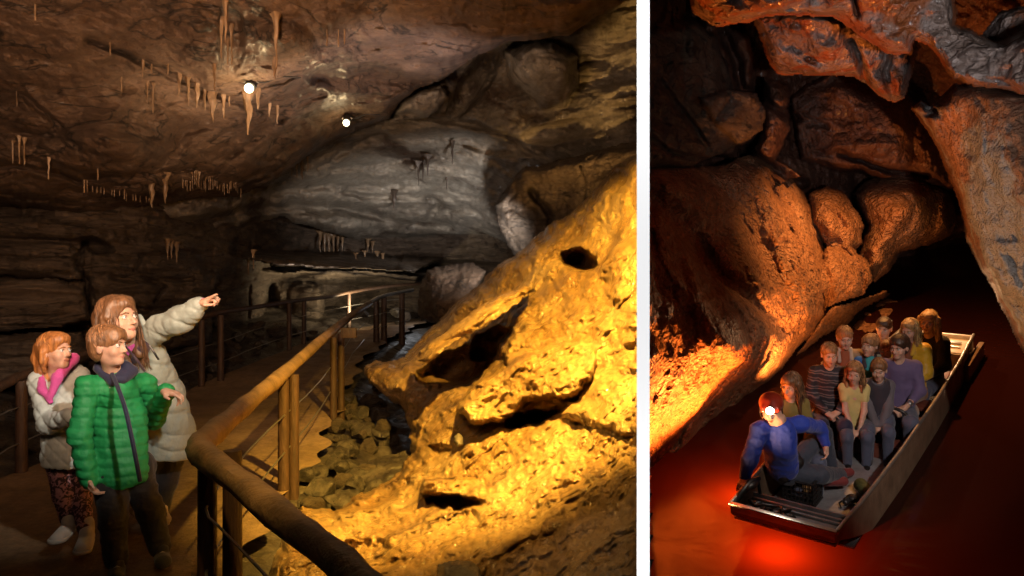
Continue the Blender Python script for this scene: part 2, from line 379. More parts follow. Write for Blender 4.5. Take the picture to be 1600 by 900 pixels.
def surf(name, px, py):
    x0, y0, st, D = ROCKS[name]; j = int(round((px - x0) / st)); i = int(round((py - y0) / st))
    return D[min(max(i, 0), D.shape[0] - 1), min(max(j, 0), D.shape[1] - 1)]

FINE = 2.0
# --- left cave: nearest roof slab
edgeA = [(1100, -110), (985, -2), (940, 22), (890, 56), (850, 62), (790, 66), (745, 86), (690, 128), (655, 140), (625, 162), (610, 186), (560, 203), (520, 222), (470, 252), (420, 290), (370, 308), (300, 312), (230, 322), (150, 334), (80, 330), (-250, 305)]
rock('cave_ceiling', M['ceiling'], [dict(p=[(-250, -220), (1100, -220)] + edgeA, R=34, b=1.5,
     c=[(-200, -200, 4.6), (400, -200, 4.6), (1000, -200, 4.2), (0, 0, 6.2), (500, 0, 6.6), (900, -20, 6.3), (-150, 280, 8.6), (150, 300, 9.6), (0, 180, 7.6), (200, 230, 8.3), (300, 150, 8.3), (400, 270, 11.4), (420, 180, 9.6), (540, 190, 12), (600, 170, 11.5), (700, 110, 9.4), (520, 110, 8.6), (820, 50, 7.6), (250, 60, 6.9), (330, 130, 7.6)])],
     (-240, -200, 1004, 345), K, FINE, disp=((.45, .55, 'f', 4), ((.7, .7, 2.2), .30, 'r', 5), (3.5, .07, 'b', 3)),
     cracks=[([(140, 66), (210, 90), (260, 116), (330, 144), (400, 172), (440, 186)], 5, .28), ([(440, 184), (360, 250), (320, 282)], 4, .2), ([(-100, 268), (40, 262), (120, 282), (220, 276), (300, 262), (380, 238)], 4, .22), ([(500, 118), (600, 120), (660, 132)], 12, .35), ([(-50, 130), (40, 150), (120, 230)], 5, .2)],
     dents=[(180, 235, 120, 45, 5, -.35), (445, 90, 55, 60, 0, -.3), (560, 120, 90, 24, 3, .3), (360, 60, 25, 60, 0, .35)],
     kind='structure', seed=3)
tag(bpy.data.objects['cave_ceiling'], 'low brown rock roof over the left walkway, nearest slab with hanging stalactites', 'cave ceiling')
# --- second roof: recess and grey vault
rock('cave_vault', M['grey'], [
     dict(p=[(150, -80), (1100, -80), (1100, 420), (820, 405), (790, 380), (760, 366), (660, 370), (560, 374), (500, 360), (440, 340), (400, 350), (330, 372), (260, 350), (150, 330)], R=24, b=.9,
          c=[(200, 320, 12), (300, 340, 13), (420, 330, 16), (500, 300, 16.5), (600, 330, 18.5), (760, 350, 19), (600, 230, 15.5), (720, 230, 15), (850, 260, 14), (980, 240, 12), (740, 130, 13), (850, 140, 12.4), (960, 90, 12), (980, 180, 11.6), (820, 200, 13), (600, 190, 14)]),
     dict(p=[(836, 64), (862, 70), (900, 88), (906, 130), (882, 168), (845, 172), (826, 150), (792, 120), (786, 80)], R=36, b=1.0, c=[(800, 80, 10.4), (900, 100, 10.2), (850, 165, 11.4), (845, 110, 10.2)]),
     dict(p=[(612, 190), (625, 160), (655, 140), (690, 130), (700, 150), (672, 182)], R=14, b=.5, c=[(620, 180, 12.0), (690, 135, 11.6), (670, 180, 12.2)]),
     dict(p=[(895, 40), (1100, -40), (1100, 150), (960, 120), (930, 180), (905, 150)], R=40, b=1.2, c=[(920, 60, 12.5), (1000, 20, 12), (1000, 140, 11.5), (930, 150, 12.5)])],
     (160, -60, 1004, 415), K, FINE, disp=((.4, .5, 'f', 4), ((.8, .8, 2.6), .30, 'r', 5), (4, .05, 'b', 3)),
     cracks=[([(560, 182), (640, 180), (720, 190), (790, 210), (830, 240)], 5, .5), ([(670, 345), (688, 318), (660, 308), (600, 310), (540, 302)], 5, .3), ([(700, 330), (740, 318), (760, 300)], 4, .3), ([(500, 260), (560, 225), (600, 210)], 5, .3), ([(300, 352), (380, 330), (470, 322), (560, 330), (640, 352), (700, 356)], 7, .5), ([(430, 300), (520, 288), (620, 292)], 9, .35), ([(520, 262), (640, 250), (760, 268)], 7, .3)],
     dents=[(760, 225, 70, 16, 12, .5), (880, 205, 70, 18, -8, .6), (510, 350, 70, 22, 0, -.7), (740, 130, 24, 70, 35, .9)],
     kind='structure', seed=7)
tag(bpy.data.objects['cave_vault'], 'pale grey limestone vault lit from below, behind the brown roof', 'cave vault')
# --- dark hanging rock right of the vault
rock('rock_buttress', M['wall'], [dict(p=[(820, 262), (870, 250), (1100, 190), (1100, 470), (800, 470), (802, 400), (782, 360), (772, 318), (792, 290)], R=26, b=.9, c=[(780, 330, 13.2), (900, 260, 12), (1000, 220, 10.6), (1000, 440, 11.5), (820, 430, 14)])],
     (760, 180, 1004, 470), K, FINE, disp=((.8, .45, 'f', 4), ((1.4, 1.4, 2.4), .3, 'r', 5)), seed=12,
     cracks=[([(905, 262), (915, 285), (912, 310)], 3, .3), ([(830, 300), (860, 340), (850, 400)], 5, .4)], kind='structure')
tag(bpy.data.objects['rock_buttress'], 'dark hanging rock buttress between the grey vault and the flowstone', 'rock buttress')
# --- strata wall on the left and behind
rock('cave_wall', M['wall'], [
     dict(p=None, c=[(-200, 300, 10.5), (0, 330, 11), (100, 360, 10.8), (200, 400, 11.5), (330, 400, 14), (450, 390, 19), (560, 400, 22), (700, 410, 23), (820, 420, 22), (-200, 700, 10), (200, 640, 13), (340, 560, 17), (500, 520, 21), (700, 520, 24), (850, 560, 22), (-200, 500, 10)]),
     dict(p=[(-250, 442), (20, 436), (90, 438), (132, 452), (138, 480), (142, 500), (90, 512), (0, 518), (-250, 520)], R=20, b=.5, c=[(-200, 440, 8.4), (130, 450, 9.2), (130, 500, 9.2), (-200, 515, 8.3)]),
     dict(p=[(-250, 524), (60, 522), (128, 520), (140, 560), (90, 600), (-250, 612)], R=22, b=.5, c=[(-200, 530, 8.2), (130, 530, 9.2), (130, 590, 9.2), (-200, 600, 8.2)]),
     dict(p=[(-250, 372), (0, 368), (110, 380), (128, 400), (130, 436), (0, 432), (-250, 436)], R=22, b=.6, c=[(-200, 380, 9.2), (120, 390, 9.9), (120, 430, 9.8), (-200, 430, 9.0)]),
     dict(p=[(142, 388), (220, 378), (300, 400), (345, 430), (330, 470), (235, 480), (150, 470), (134, 430)], R=26, b=.7, c=[(140, 390, 10.6), (330, 440, 13.5), (150, 460, 10.6), (300, 460, 13)]),
     dict(p=[(-250, 335), (60, 338), (150, 350), (250, 345), (330, 362), (300, 384), (130, 378), (-250, 368)], R=14, b=.5, c=[(-200, 340, 9.5), (300, 370, 13), (-200, 365, 9.4), (100, 355, 10.2)]),
     dict(p=[(345, 446), (415, 438), (424, 470), (420, 505), (350, 505)], R=12, b=.5, c=[(350, 450, 18), (420, 450, 18.6), (350, 500, 18), (420, 500, 18.5)]),
     dict(p=[(446, 452), (470, 440), (500, 444), (507, 470), (505, 505), (452, 505)], R=14, b=.7, c=[(450, 450, 19), (500, 450, 19.3), (450, 500, 19), (500, 500, 19.3)]),
     dict(p=[(310, 425), (360, 418), (440, 425), (520, 420), (600, 425), (655, 432), (650, 446), (560, 448), (440, 442), (350, 444), (318, 440)], R=12, b=.8, c=[(320, 430, 16.5), (440, 430, 18), (550, 435, 20), (650, 438, 21)]),
     dict(p=[(380, 384), (450, 378), (560, 380), (640, 392), (700, 402), (650, 424), (540, 418), (430, 414), (380, 404)], R=18, b=.8, c=[(380, 390, 16.8), (500, 395, 18.6), (640, 402, 21), (690, 405, 21.5)]),
     dict(p=[(150, 470), (240, 482), (330, 474), (330, 540), (150, 560)], R=16, b=.6, c=[(150, 480, 11.4), (330, 480, 14), (150, 540, 11.4), (330, 530, 14)])],
     (-240, 290, 900, 640), K, FINE, disp=((.6, .5, 'f', 4), ((.7, .7, 4.5), .32, 'r', 5), (4, .06, 'b', 3)), seed=21,
     cracks=[([(134, 380), (118, 410), (136, 440), (140, 500)], 4, .6), ([(220, 400), (210, 425), (260, 450), (240, 470)], 3, .35), ([(140, 425), (220, 440), (300, 438)], 3, .35), ([(390, 445), (390, 500)], 2, .5), ([(425, 445), (424, 500)], 4, .9), ([(-200, 405), (0, 402), (120, 408)], 2, .25)],
     dents=[(150, 385, 30, 14, 20, 1.0), (720, 418, 90, 12, 0, 1.5), (500, 400, 60, 14, 5, -.5), (425, 470, 12, 30, 0, .8)], kind='structure')
tag(bpy.data.objects['cave_wall'], 'layered dark brown rock wall with cracks behind the left walkway', 'cave wall')

# --- ground, path
def zf(Y):
    Y = np.asarray(Y, float) / K
    return (np.interp(Y, [0, 8, 11, 13.5, 16.6, 20, 26], [0, 0, .08, .3, .6, .8, .9])) * K
RR = [(-.30, 1.2), (-.43, 2.0), (-1.49, 3.5), (-1.9, 5.0), (-2.0, 6.4), (-2.2, 8.5), (-2.65, 11), (-2.93, 14), (-2.88, 16.6), (-2.5, 20), (-1.6, 26)]
LR = [(-5.2, 1.2), (-5.0, 4), (-4.6, 7), (-4.9, 9.5), (-5.06, 12), (-4.58, 15.5), (-4.1, 18), (-3.4, 20), (-2.6, 22.5), (-2.2, 26)]
def rx_(Y, T): return np.interp(np.asarray(Y) / K, [t[1] for t in T], [t[0] for t in T]) * K
def strip(name, mat, xa, xb, ys, nx, zfun, **kw):
    V = []; Fc = []
    for Y in ys:
        a, b = xa(Y), xb(Y)
        for i in range(nx + 1):
            x = a + (b - a) * i / nx; V.append((x, Y, 0))
    V = np.array(V, float); V[:, 2] = zfun(V)
    for j in range(len(ys) - 1):
        for i in range(nx): Fc.append((j * (nx + 1) + i, j * (nx + 1) + i + 1, (j + 1) * (nx + 1) + i + 1, (j + 1) * (nx + 1) + i))
    return mesh(name, V, np.array(Fc), mat)
ys = np.concatenate([np.linspace(.8, 10, 140), np.linspace(10.1, 22, 90)])
o = strip('path', M['path'], lambda Y: rx_(Y, LR) - .05, lambda Y: rx_(Y, RR) + .06 + .12 * math.sin(Y * 5.1) * math.sin(Y * 2.3), ys, 60, lambda V: zf(V[:, 1]) + .02 * fbm(V * 1.3, 3, 5))
tag(o, 'trodden brown earth path between the wooden handrails', 'path', kind='structure')
def gz(V):
    x, Y = V[:, 0], V[:, 1]; r = rx_(Y, RR); l = rx_(Y, LR)
    out = np.maximum(np.clip((x - r - .1) / .5, 0, 1), np.clip((l - x - .05) / .5, 0, 1))
    z = zf(Y) - .12 - .16 * out * (x > r) + (x < l) * np.clip((l - x) * .22, 0, .7)
    return z + .12 * out * fbm(V * np.array([1.5, 1.5, 1.5]), 4, 31) + .05 * out * fbm(V * 5, 3, 33, 'b')
o = strip('ground', M['darkstone'], lambda Y: -13.0, lambda Y: .176 * Y, np.linspace(.9, 26, 230), 190, gz)
tag(o, 'dark rubble covered cave floor beside the path', 'ground', kind='structure')

# --- flowstone mass
flowedge = [(1100, 180), (985, 246), (955, 266), (930, 292), (912, 306), (885, 330), (862, 352), (838, 370), (815, 388), (795, 402), (770, 424), (748, 444), (724, 464), (700, 486), (678, 505), (655, 530), (628, 556), (600, 566), (574, 572), (572, 590), (590, 610), (612, 630), (634, 652), (642, 690), (640, 716), (622, 738), (600, 756), (560, 766), (540, 786), (520, 800), (470, 786), (452, 800), (440, 830), (420, 870), (400, 960), (400, 1080), (1100, 1080)]
rock('flowstone', M['flow'], [
     dict(p=flowedge, R=34, b=1.0, c=[(400, 1000, 3.6), (410, 900, 4.5), (700, 900, 3.6), (1000, 900, 2.7), (1000, 1080, 2.1), (700, 1080, 2.7), (600, 760, 6.0), (470, 800, 5.4), (640, 690, 7.2), (585, 590, 9.6), (650, 560, 9.6), (740, 690, 5.6), (1000, 700, 3.6), (860, 640, 5.0), (840, 540, 6.2), (1000, 500, 4.8), (850, 450, 7.6), (1000, 250, 7.0), (900, 330, 8.2), (800, 410, 9.4), (700, 500, 10.6), (930, 420, 6.8)]),
     dict(p=[(1100, 350), (985, 365), (950, 400), (935, 430), (945, 470), (905, 520), (900, 560), (935, 600), (1100, 620)], R=36, b=.7, c=[(1000, 370, 5.6), (950, 430, 5.9), (920, 540, 5.2), (1000, 600, 4.1), (1000, 480, 4.8)]),
     dict(p=[(762, 560), (790, 520), (830, 495), (880, 490), (905, 510), (890, 540), (850, 552), (810, 560), (775, 580)], R=24, b=.6, c=[(770, 560, 6.6), (830, 500, 6.7), (890, 520, 5.9), (800, 565, 6.3)]),
     dict(p=[(714, 644), (730, 612), (760, 580), (800, 556), (850, 534), (905, 528), (935, 545), (930, 580), (905, 608), (880, 622), (820, 626), (806, 650), (770, 662), (740, 664)], R=12, b=.45, c=[(720, 640, 5.5), (770, 580, 5.7), (900, 535, 5.1), (900, 600, 4.6), (780, 655, 5.1)]),
     dict(p=[(870, 648), (880, 620), (905, 600), (940, 575), (1100, 560), (1100, 706), (970, 690), (940, 680), (905, 668)], R=36, b=.5, c=[(880, 640, 4.5), (940, 590, 4.5), (1000, 570, 4.1), (1000, 690, 3.45), (930, 670, 4.0)]),
     dict(p=[(656, 768), (664, 748), (700, 742), (750, 744), (766, 760), (762, 782), (700, 778)], R=9, b=.25, c=[(660, 760, 4.9), (760, 750, 4.6), (700, 775, 4.7)])],
     (396, 225, 1006, 1010), K, 1.6, disp=((.9, .22, 'f', 4), (2.4, .11, 'b', 4), (7, .05, 'r', 4), (20, .02, 'b', 2)), warp=(10, 45, 5, 13), seed=40,
     cracks=[([(796, 660), (840, 655), (868, 640)], 8, .5), ([(540, 800), (600, 770), (640, 735)], 6, .15), ([(800, 600), (770, 640)], 2.5, .1), ([(720, 500), (780, 470), (830, 450)], 6, .35)],
     dents=[(908, 405, 30, 19, 8, 1.7), (725, 574, 74, 34, -14, 2.4), (770, 540, 40, 26, -35, 1.4), (828, 650, 44, 13, -8, .7), (712, 785, 46, 14, 0, .35), (620, 650, 16, 40, 0, .5), (560, 860, 60, 20, 0, .15), (690, 700, 20, 8, 0, .2)], skirt=1.3)
tag(bpy.data.objects['flowstone'], 'glowing yellow flowstone slope filling the right side of the left cave', 'flowstone', kind='structure')

def freerock(name, mat, pts, thick, k, disp, label, cat, seed=1, R=18, b=.4, step=1.6, cracks=()):
    xs = [p[0] for p in pts]; ysx = [p[1] for p in pts]
    return rock(name, mat, [dict(p=[(p[0], p[1]) for p in pts], R=R, b=b, c=[(p[0], p[1], p[2]) for p in pts])], (min(xs) - 4, min(ysx) - 4, max(xs) + 4, max(ysx) + 4), k, step, disp, cracks=cracks, warp=(4, 30, 2, 8), label=label, cat=cat, seed=seed, skirt=thick)
freerock('boulder', M['flow'], [(650, 566, 7.3), (654, 548, 7.4), (690, 522, 7.3), (735, 488, 7.2), (780, 462, 7.1), (818, 444, 7.0), (828, 452, 6.9), (812, 476, 6.6), (770, 502, 6.6), (720, 530, 6.6), (676, 562, 6.7), (660, 570, 7.0)], .7, K, ((2, .12, 'f', 4), (7, .05, 'r', 4)), 'long yellow slab leaning across the dark hollow in the flowstone', 'rock slab', 51, 13, .35, cracks=[([(655, 556), (740, 515), (815, 462)], 5, .15)])
freerock('boulder', M['ceiling'], [(655, 500, 15), (652, 450, 15), (668, 420, 15), (700, 413, 15), (740, 411, 14.6), (760, 424, 14), (740, 470, 13.5), (700, 510, 13.5)], 1.0, K, ((.8, .3, 'f', 4), (2.5, .1, 'r', 4)), 'rounded brown boulder behind the flowstone at the end of the path', 'boulder', 53, 30, .8)
freerock('boulder', M['darkstone'], [(682, 905, 3.25), (684, 880, 3.3), (705, 874, 3.3), (735, 876, 3.25), (752, 890, 3.2), (756, 915, 3.1), (700, 925, 3.1)], .3, K, ((3, .05, 'f', 3),), 'dark stone at the bottom edge of the yellow flowstone', 'stone', 55, 14, .2)
freerock('boulder', M['darkstone'], [(440, 800, 6.9), (452, 772, 7.2), (490, 760, 7.4), (540, 748, 7.2), (565, 760, 6.6), (560, 790, 6.2), (500, 808, 6.2), (460, 812, 6.4)], .4, K, ((1.5, .12, 'f', 4), (5, .05, 'r', 3)), 'broad dark slab in the stream bed below the wooden posts', 'rock slab', 57, 22, .4)
freerock('boulder', M['darkstone'], [(556, 760, 6.9), (552, 735, 7.4), (590, 716, 7.8), (632, 704, 7.8), (646, 716, 7.3), (630, 745, 6.9), (600, 768, 6.5)], .4, K, ((1.5, .12, 'f', 4), (5, .05, 'r', 3)), 'rounded dark slab tucked against the flowstone edge', 'rock slab', 58, 20, .4)
freerock('stone', M['darkstone'], [(708, 690, 5.0), (710, 680, 5.0), (718, 676, 5.0), (725, 682, 5.0), (724, 694, 4.9), (714, 697, 4.9)], .12, K, ((6, .03, 'f', 3),), 'small black stone lying alone on the flowstone slope', 'stone', 59, 6, .12, 1.2)
# --- stones: meshes shared by copies
def stone_mesh(seed, n=3):
    import bmesh
    bm = bmesh.new(); bmesh.ops.create_icosphere(bm, subdivisions=n, radius=1)
    V = np.array([v.co[:] for v in bm.verts]); rs = np.random.RandomState(seed)
    for _ in range(11):
        nn = rs.randn(3); nn /= np.linalg.norm(nn); h = rs.uniform(.45, .85)
        d = V @ nn; V = V - np.clip(d - h, 0, None)[:, None] * nn
    V = V * (1 + .10 * fbm(V * 1.7 + seed, 3, seed))[:, None] * np.array([1.0, rs.uniform(.7, 1), rs.uniform(.5, .75)])
    Q = np.array([[v.index for v in f.verts] for f in bm.faces]); bm.free(); return V, Q
stone_protos = []
def stone(loc, s, rs, label, group):
    if len(stone_protos) < 7:
        V, Q = stone_mesh(60 + len(stone_protos)); o = mesh('stone', V, Q, smooth=False, mat=M['darkstone'] if len(stone_protos) % 3 else M['wall'])
        stone_protos.append(o)
    else:
        o = stone_protos[rs.randint(7)].copy(); SC.collection.objects.link(o)
    o.location = Vector(loc); o.scale = (s, s, s); o.rotation_euler = (rs.uniform(-.5, .5), rs.uniform(-.5, .5), rs.uniform(0, 6.3))
    tag(o, label, 'stone', group); return o
rs = np.random.RandomState(4)
bed = [(-2.0, 5.4), (-1.75, 6.0)]
n = 0
while n < 95:
    d = rs.uniform(6.0, 12.5); px = np.interp(d, [6, 8, 10, 12.5], [470, 500, 525, 545]) + rs.uniform(-10, 1) * 1.0 + rs.uniform(0, 1) * np.interp(d, [6, 8, 10, 12.5], [130, 140, 80, 50])
    x = (px - 800) / F * d * K; Y = d * K
    if x < rx_(Y, RR) + .12: continue
    z = gz(np.array([[x, Y, 0.0]]))[0]; s = rs.uniform(.05, .15) * (1.25 if rs.rand() < .2 else 1)
    stone((x, Y, z + s * .3 + rs.uniform(0, .12)), s, rs, 'dark stone low in the stream bed heap beside the nearest posts' if Y < 7.2 else ('dark stone in the middle of the stream bed heap below the box' if Y < 9 else 'dark stone far up the stream bed where the flowstone narrows'), 'stones in the stream bed'); n += 1
for i in range(70):
    Y = rs.uniform(6.3, 15); x = rx_(Y, LR) - rs.uniform(.15, 2.0); z = gz(np.array([[x, Y, 0.0]]))[0]; s = rs.uniform(.08, .24)
    stone((x, Y, z + s * .3), s, rs, 'dark rubble stone behind the left handrail near the family' if Y < 9 else ('dark rubble stone behind the paired posts of the left handrail' if Y < 12 else 'dark rubble stone at the far end behind the left handrail'), 'rubble stones behind the far rail')
for (px, py, d, s) in [(402, 510, 16, .22), (620, 490, 20, .2), (633, 495, 20.3, .22), (628, 505, 19.6, .18), (568, 490, 17, .15)]:
    p = PL(px, py, d); o = stone(p, s, rs, 'pale lit rock by the far bend of the path', 'pale rocks at the path end')

# --- handrails
def railing(name, label, cat, pts, rads, posts, prad, mat, pmat, wires, h=.97 * K, dbl=None):
    r = empty(name, label, cat, loc=(0, 0, 0)); m = MB(); sp = smooth_path(pts, 5) if name != 'metal_handrail' else pts
    rr = np.interp(np.linspace(0, 1, len(sp)), np.linspace(0, 1, len(rads)), rads)
    m.tube(sp, list(rr * .76), 14, .16); m.build('rail', mat, r)
    sp = np.array(sp)
    for (x, Y) in posts:
        i = np.argmin(np.abs(sp[:, 1] - Y) + .3 * np.abs(sp[:, 0] - x)); zt = sp[i, 2] - prad * .6; zb = float(zf(Y)) - .35
        m = MB(); m.tube([(x, Y, zb), (x, Y, (zb + zt) / 2), (x, Y, zt)], [prad * 1.05, prad, prad * .95], 12, .12, x * 3); m.build('post', pmat, r)
    for w in wires:
        m = MB(); q = [(p[0] + .03, p[1], float(zf(p[1])) + h * w) for p in sp[::3]]
        m.tube(q, .006, 5); m.build('cable', M['wire'], r)
    return r
rpts = [PL(620, 960, 1.75), PL(552, 897, 2.02), PL(480, 838, 2.35), PL(400, 775, 2.8), PL(338, 724, 3.3), PL(312, 704, 3.55), PL(318, 690, 3.8), PL(348, 664, 4.3), PL(392, 626, 5.2), PL(445, 582, 6.5), PL(490, 543, 8.2), PL(522, 515, 10.5), (PL(548, 494, 13)), PL(578, 474, 15.5)]
rad = np.array([.054, .056, .058, .062, .068, .072, .074, .073, .071, .070, .068, .068, .07, .07])
pp = []
for px, d in [(323, 3.72), (362, 3.72), (443, 6.35), (459, 6.6), (521, 9.7), (533, 10.2)]: pp.append(((px - 800) / F * d * K, d * K))
railing('wooden_handrail', 'peeled log handrail bending round the corner in the foreground', 'handrail', rpts, rad, pp, .043, M['wood'], M['post'], (.35, .68))
lp = [PL(-60, 640, 5.6), PL(0, 604, 6.6), PL(40, 585, 7.1), PL(110, 560, 8.2), PL(200, 530, 9.8), PL(260, 508, 11), PL(315, 495, 12), PL(345, 488, 12.5), PL(400, 480, 14), PL(460, 470, 15.5), PL(510, 464, 16.8), PL(560, 454, 18.5), PL(610, 447, 20), PL(665, 443, 21.5)]
pp = []
for px, d in [(34, 6.95), (315, 11.9), (345, 12.3), (452, 15.2), (475, 15.9), (545, 18)]: pp.append(((px - 800) / F * d * K, d * K))
railing('wooden_handrail', 'far log handrail behind the family on the left of the path', 'handrail', lp, [.05] * 8, pp, .045, M['post'], M['post'], (.3, .65))
mp = [PL(578, 474, 15.5), PL(590, 466, 16), PL(604, 461, 16.6), PL(645, 453, 17.4)]
pp = [((px - 800) / F * d * K, d * K) for px, d in [(588, 16.2), (600, 16.5), (628, 17.1)]]
railing('metal_handrail', 'short shiny metal handrail at the far end of the path', 'handrail', mp, [.05] * 4, pp, .06, M['steel'], M['post'], (.4, .7))
m = MB(); m.box(PL(545, 520, 9.9), (.09, .03, .06), None, .01); o = m.build('junction_box', M['post']); tag(o, 'small wooden box fixed to the second pair of posts', 'box')

# --- stalactites
def stalactite(px, py, ln, w, surfname, label, group=None, dark=False, seed=0):
    d = surf(surfname, px, py)
    if not np.isfinite(d): return
    p = CAM + ray(px, py) * d * .985; L = ln * d / F; Wd = w * d / F / 2; rs = np.random.RandomState(seed + int(px * 7 + py))
    m = MB(); n = 9; pts = []; rd = []
    for i in range(n):
        t = i / (n - 1); pts.append(p + np.array([Wd * .22 * rs.uniform(-1, 1) * t, Wd * .2 * rs.uniform(-1, 1) * t, .12 - (L + .12) * t])); rd.append(max(Wd * ((1 - t) ** .75) * (1.0 + .15 * rs.uniform(-1, 1)), .006))
    rd[0] *= 2.1; rd[1] *= 1.35; rd[-1] = .004
    m.tube(pts, rd, 9, .5, seed + px); o = m.build('stalactite', M['dstraw'] if dark else M['straw'])
    tag(o, label, 'stalactite', group)
big = [(280, 120, 30, 9, 'first short stalactite at the upper end of the row on the diagonal crack'), (294, 123, 42, 9, 'slender stalactite second in the row on the diagonal crack'), (308, 134, 34, 13, 'broad stalactite third in the row on the diagonal crack'), (320, 142, 30, 8, 'narrow stalactite between the two broad ones in the crack row'), (332, 147, 44, 17, 'widest fang shaped stalactite in the crack row'), (349, 150, 34, 8, 'last slender stalactite at the lower end of the crack row'),
       (387, 146, 64, 19, 'longest stalactite, hanging just under the bright ceiling lamp'), (403, 146, 24, 11, 'short stalactite right beside the longest one under the lamp'), (421, 167, 16, 7, 'stubby stalactite lower right of the first lamp'), (433, 171, 22, 6, 'thin leaning stalactite lower right of the first lamp'), (223, 100, 22, 7, 'lone stalactite high on the diagonal crack'),
       (335, 105, 36, 7, 'thin stalactite upper left of the first lamp'), (353, 0, 66, 11, 'long ribbon drip hanging from the top of the roof'), (432, 42, 62, 10, 'long yellow drip with ragged foot right of the first lamp'), (429, 92, 32, 12, 'ragged yellow drip low on the roof hollow'), (632, 184, 50, 8, 'long brown straw under the roof edge past the second lamp'), (653, 187, 17, 8, 'stubby straw under the roof edge past the second lamp')]
for i, (x, y, l, w, lab) in enumerate(big): stalactite(x, y, l, w, 'cave_ceiling', lab, 'stalactites of the brown roof', seed=i)
for i, (x, y, l, w) in enumerate([(237, 105, 9, 4), (230, 146, 16, 3), (239, 150, 26, 4), (190, 130, 14, 3), (172, 72, 14, 4), (30, 232, 24, 4), (38, 235, 22, 3), (20, 240, 15, 3), (76, 250, 30, 7), (153, 268, 14, 3), (538, 50, 20, 4), (511, 50, 22, 4), (529, 55, 18, 3), (645, 184, 17, 4), (658, 184, 13, 3), (362, 60, 40, 5), (346, 50, 40, 6), (356, 75, 26, 5), (26, 150, 16, 3), (55, 20, 12, 3), (262, 105, 12, 3), (358, 152, 14, 4)]):
    stalactite(x, y, l, w, 'cave_ceiling', ('small straw hanging near the left edge of the brown roof' if x < 100 else 'small straw hanging near the diagonal crack in the brown roof' if x < 300 else 'thin straw around the long drip left of the first lamp' if x < 400 else 'thin straw hanging high beyond the first lamp' if y < 100 else 'thin straw at the roof edge beside the long brown straw'), 'small straws of the brown roof', seed=i + 50)
for i in range(26):
    x = 286 + i * 3.6 + rs.uniform(-1, 1); y = 283 + i * .45 + 4 * math.sin(i * .8)
    stalactite(x, y, rs.uniform(5, 12), 2.6, 'cave_ceiling', 'tiny straw in the fringe along the lower roof ledge', 'fringe straws of the lower ledge', seed=i + 90)
for i in range(16):
    x = 130 + i * 7 + rs.uniform(-3, 3); y = 292 + i * 1.2
    stalactite(x, y, rs.uniform(4, 10), 2.6, 'cave_ceiling', 'tiny straw in the fringe left of the two drooping stalactites', 'fringe straws of the left ledge', seed=i + 130)
for (x, y, l, w, lab) in [(237, 292, 32, 11, 'drooping stalactite left of the pair above the wall'), (258, 286, 32, 10, 'drooping stalactite right of the pair above the wall')]: stalactite(x, y, l, w, 'cave_ceiling', lab, 'pair above the wall')
for i, (x, y, l, w) in enumerate([(464, 256, 22, 6), (472, 254, 26, 8), (481, 250, 18, 4), (456, 262, 14, 3)]): stalactite(x, y, l, w, 'cave_vault', 'brown drip in the little bunch below the roof edge', 'bunch below the roof edge', seed=i)
for i, (x, y, l, w, lab) in enumerate([(654, 262, 28, 6, 'dark stalactite on the grey vault, left of the close pair'), (661, 258, 24, 6, 'dark stalactite on the grey vault, right of the close pair'), (668, 252, 22, 7, 'dark stalactite above the close pair on the grey vault'), (616, 306, 22, 9, 'single black stalactite in the middle of the pale vault'), (707, 230, 26, 5, 'thin dark stalactite high on the right of the vault'), (698, 282, 14, 4, 'tiny dark stalactite low on the right of the vault')]): stalactite(x, y, l, w, 'cave_vault', lab, 'dark stalactites of the grey vault', True, i)
for i, (x, y, l, w) in enumerate([(262, 386, 20, 6), (268, 388, 16, 5), (276, 390, 22, 6), (500, 368, 30, 7), (507, 366, 42, 8), (514, 370, 34, 7), (521, 372, 28, 6), (528, 374, 26, 5), (535, 376, 16, 5), (575, 380, 14, 6), (582, 384, 12, 5), (396, 402, 18, 5), (388, 408, 22, 6), (590, 400, 14, 5), (556, 404, 12, 5), (598, 404, 14, 4), (570, 400, 12, 4)]):
    stalactite(x, y, l, w, 'cave_wall', ('cream drip in the trio above the pointing woman' if x < 300 else 'cream drip alone on the dark wall above the left handrail' if x < 450 else 'cream drip in the thick bunch below the pale vault' if x < 540 else 'small cream drip right of the thick bunch below the vault'), 'cream drips of the back wall', seed=i + 20)

# --- ceiling lamps
def cave_lamp(px, py, r, watt, label):
    d = surf('cave_ceiling', px, py) * .955; p = CAM + ray(px, py) * d
    e = empty('cave_lamp', label, 'lamp', 'roof lamps', p)
    m = MB(); m.tube([(0, .10, .10), (0, .03, .02)], [r * 1.3, r * 1.2], 16); m.build('housing', M['black'], e)
    m = MB(); m.ball((0, 0, 0), r, 16); m.build('bulb', M['bulb'], e)
    m = MB(); m.tube(smooth_path([(0, .1, .1), (.10, .16, .10), (.24, .18, .16), (.42, .25, .17)], 4), .008, 6); m.build('cable', M['black'], e)
    m = MB(); m.tube([(-r * 1.6, .06, .07), (0, .05, .12), (r * 1.6, .06, .07)], .009, 6); m.build('bracket', M['wire'], e)
    lamp('lamp_light', 'POINT', p + np.array([0, -.10, -.12]), watt, (1, .72, .36), None, .04)
cave_lamp(389, 138, .043, 6, 'bright bare lamp among the stalactites on the roof')
cave_lamp(541, 192, .046, 6, 'smaller bright lamp at the far edge of the roof')

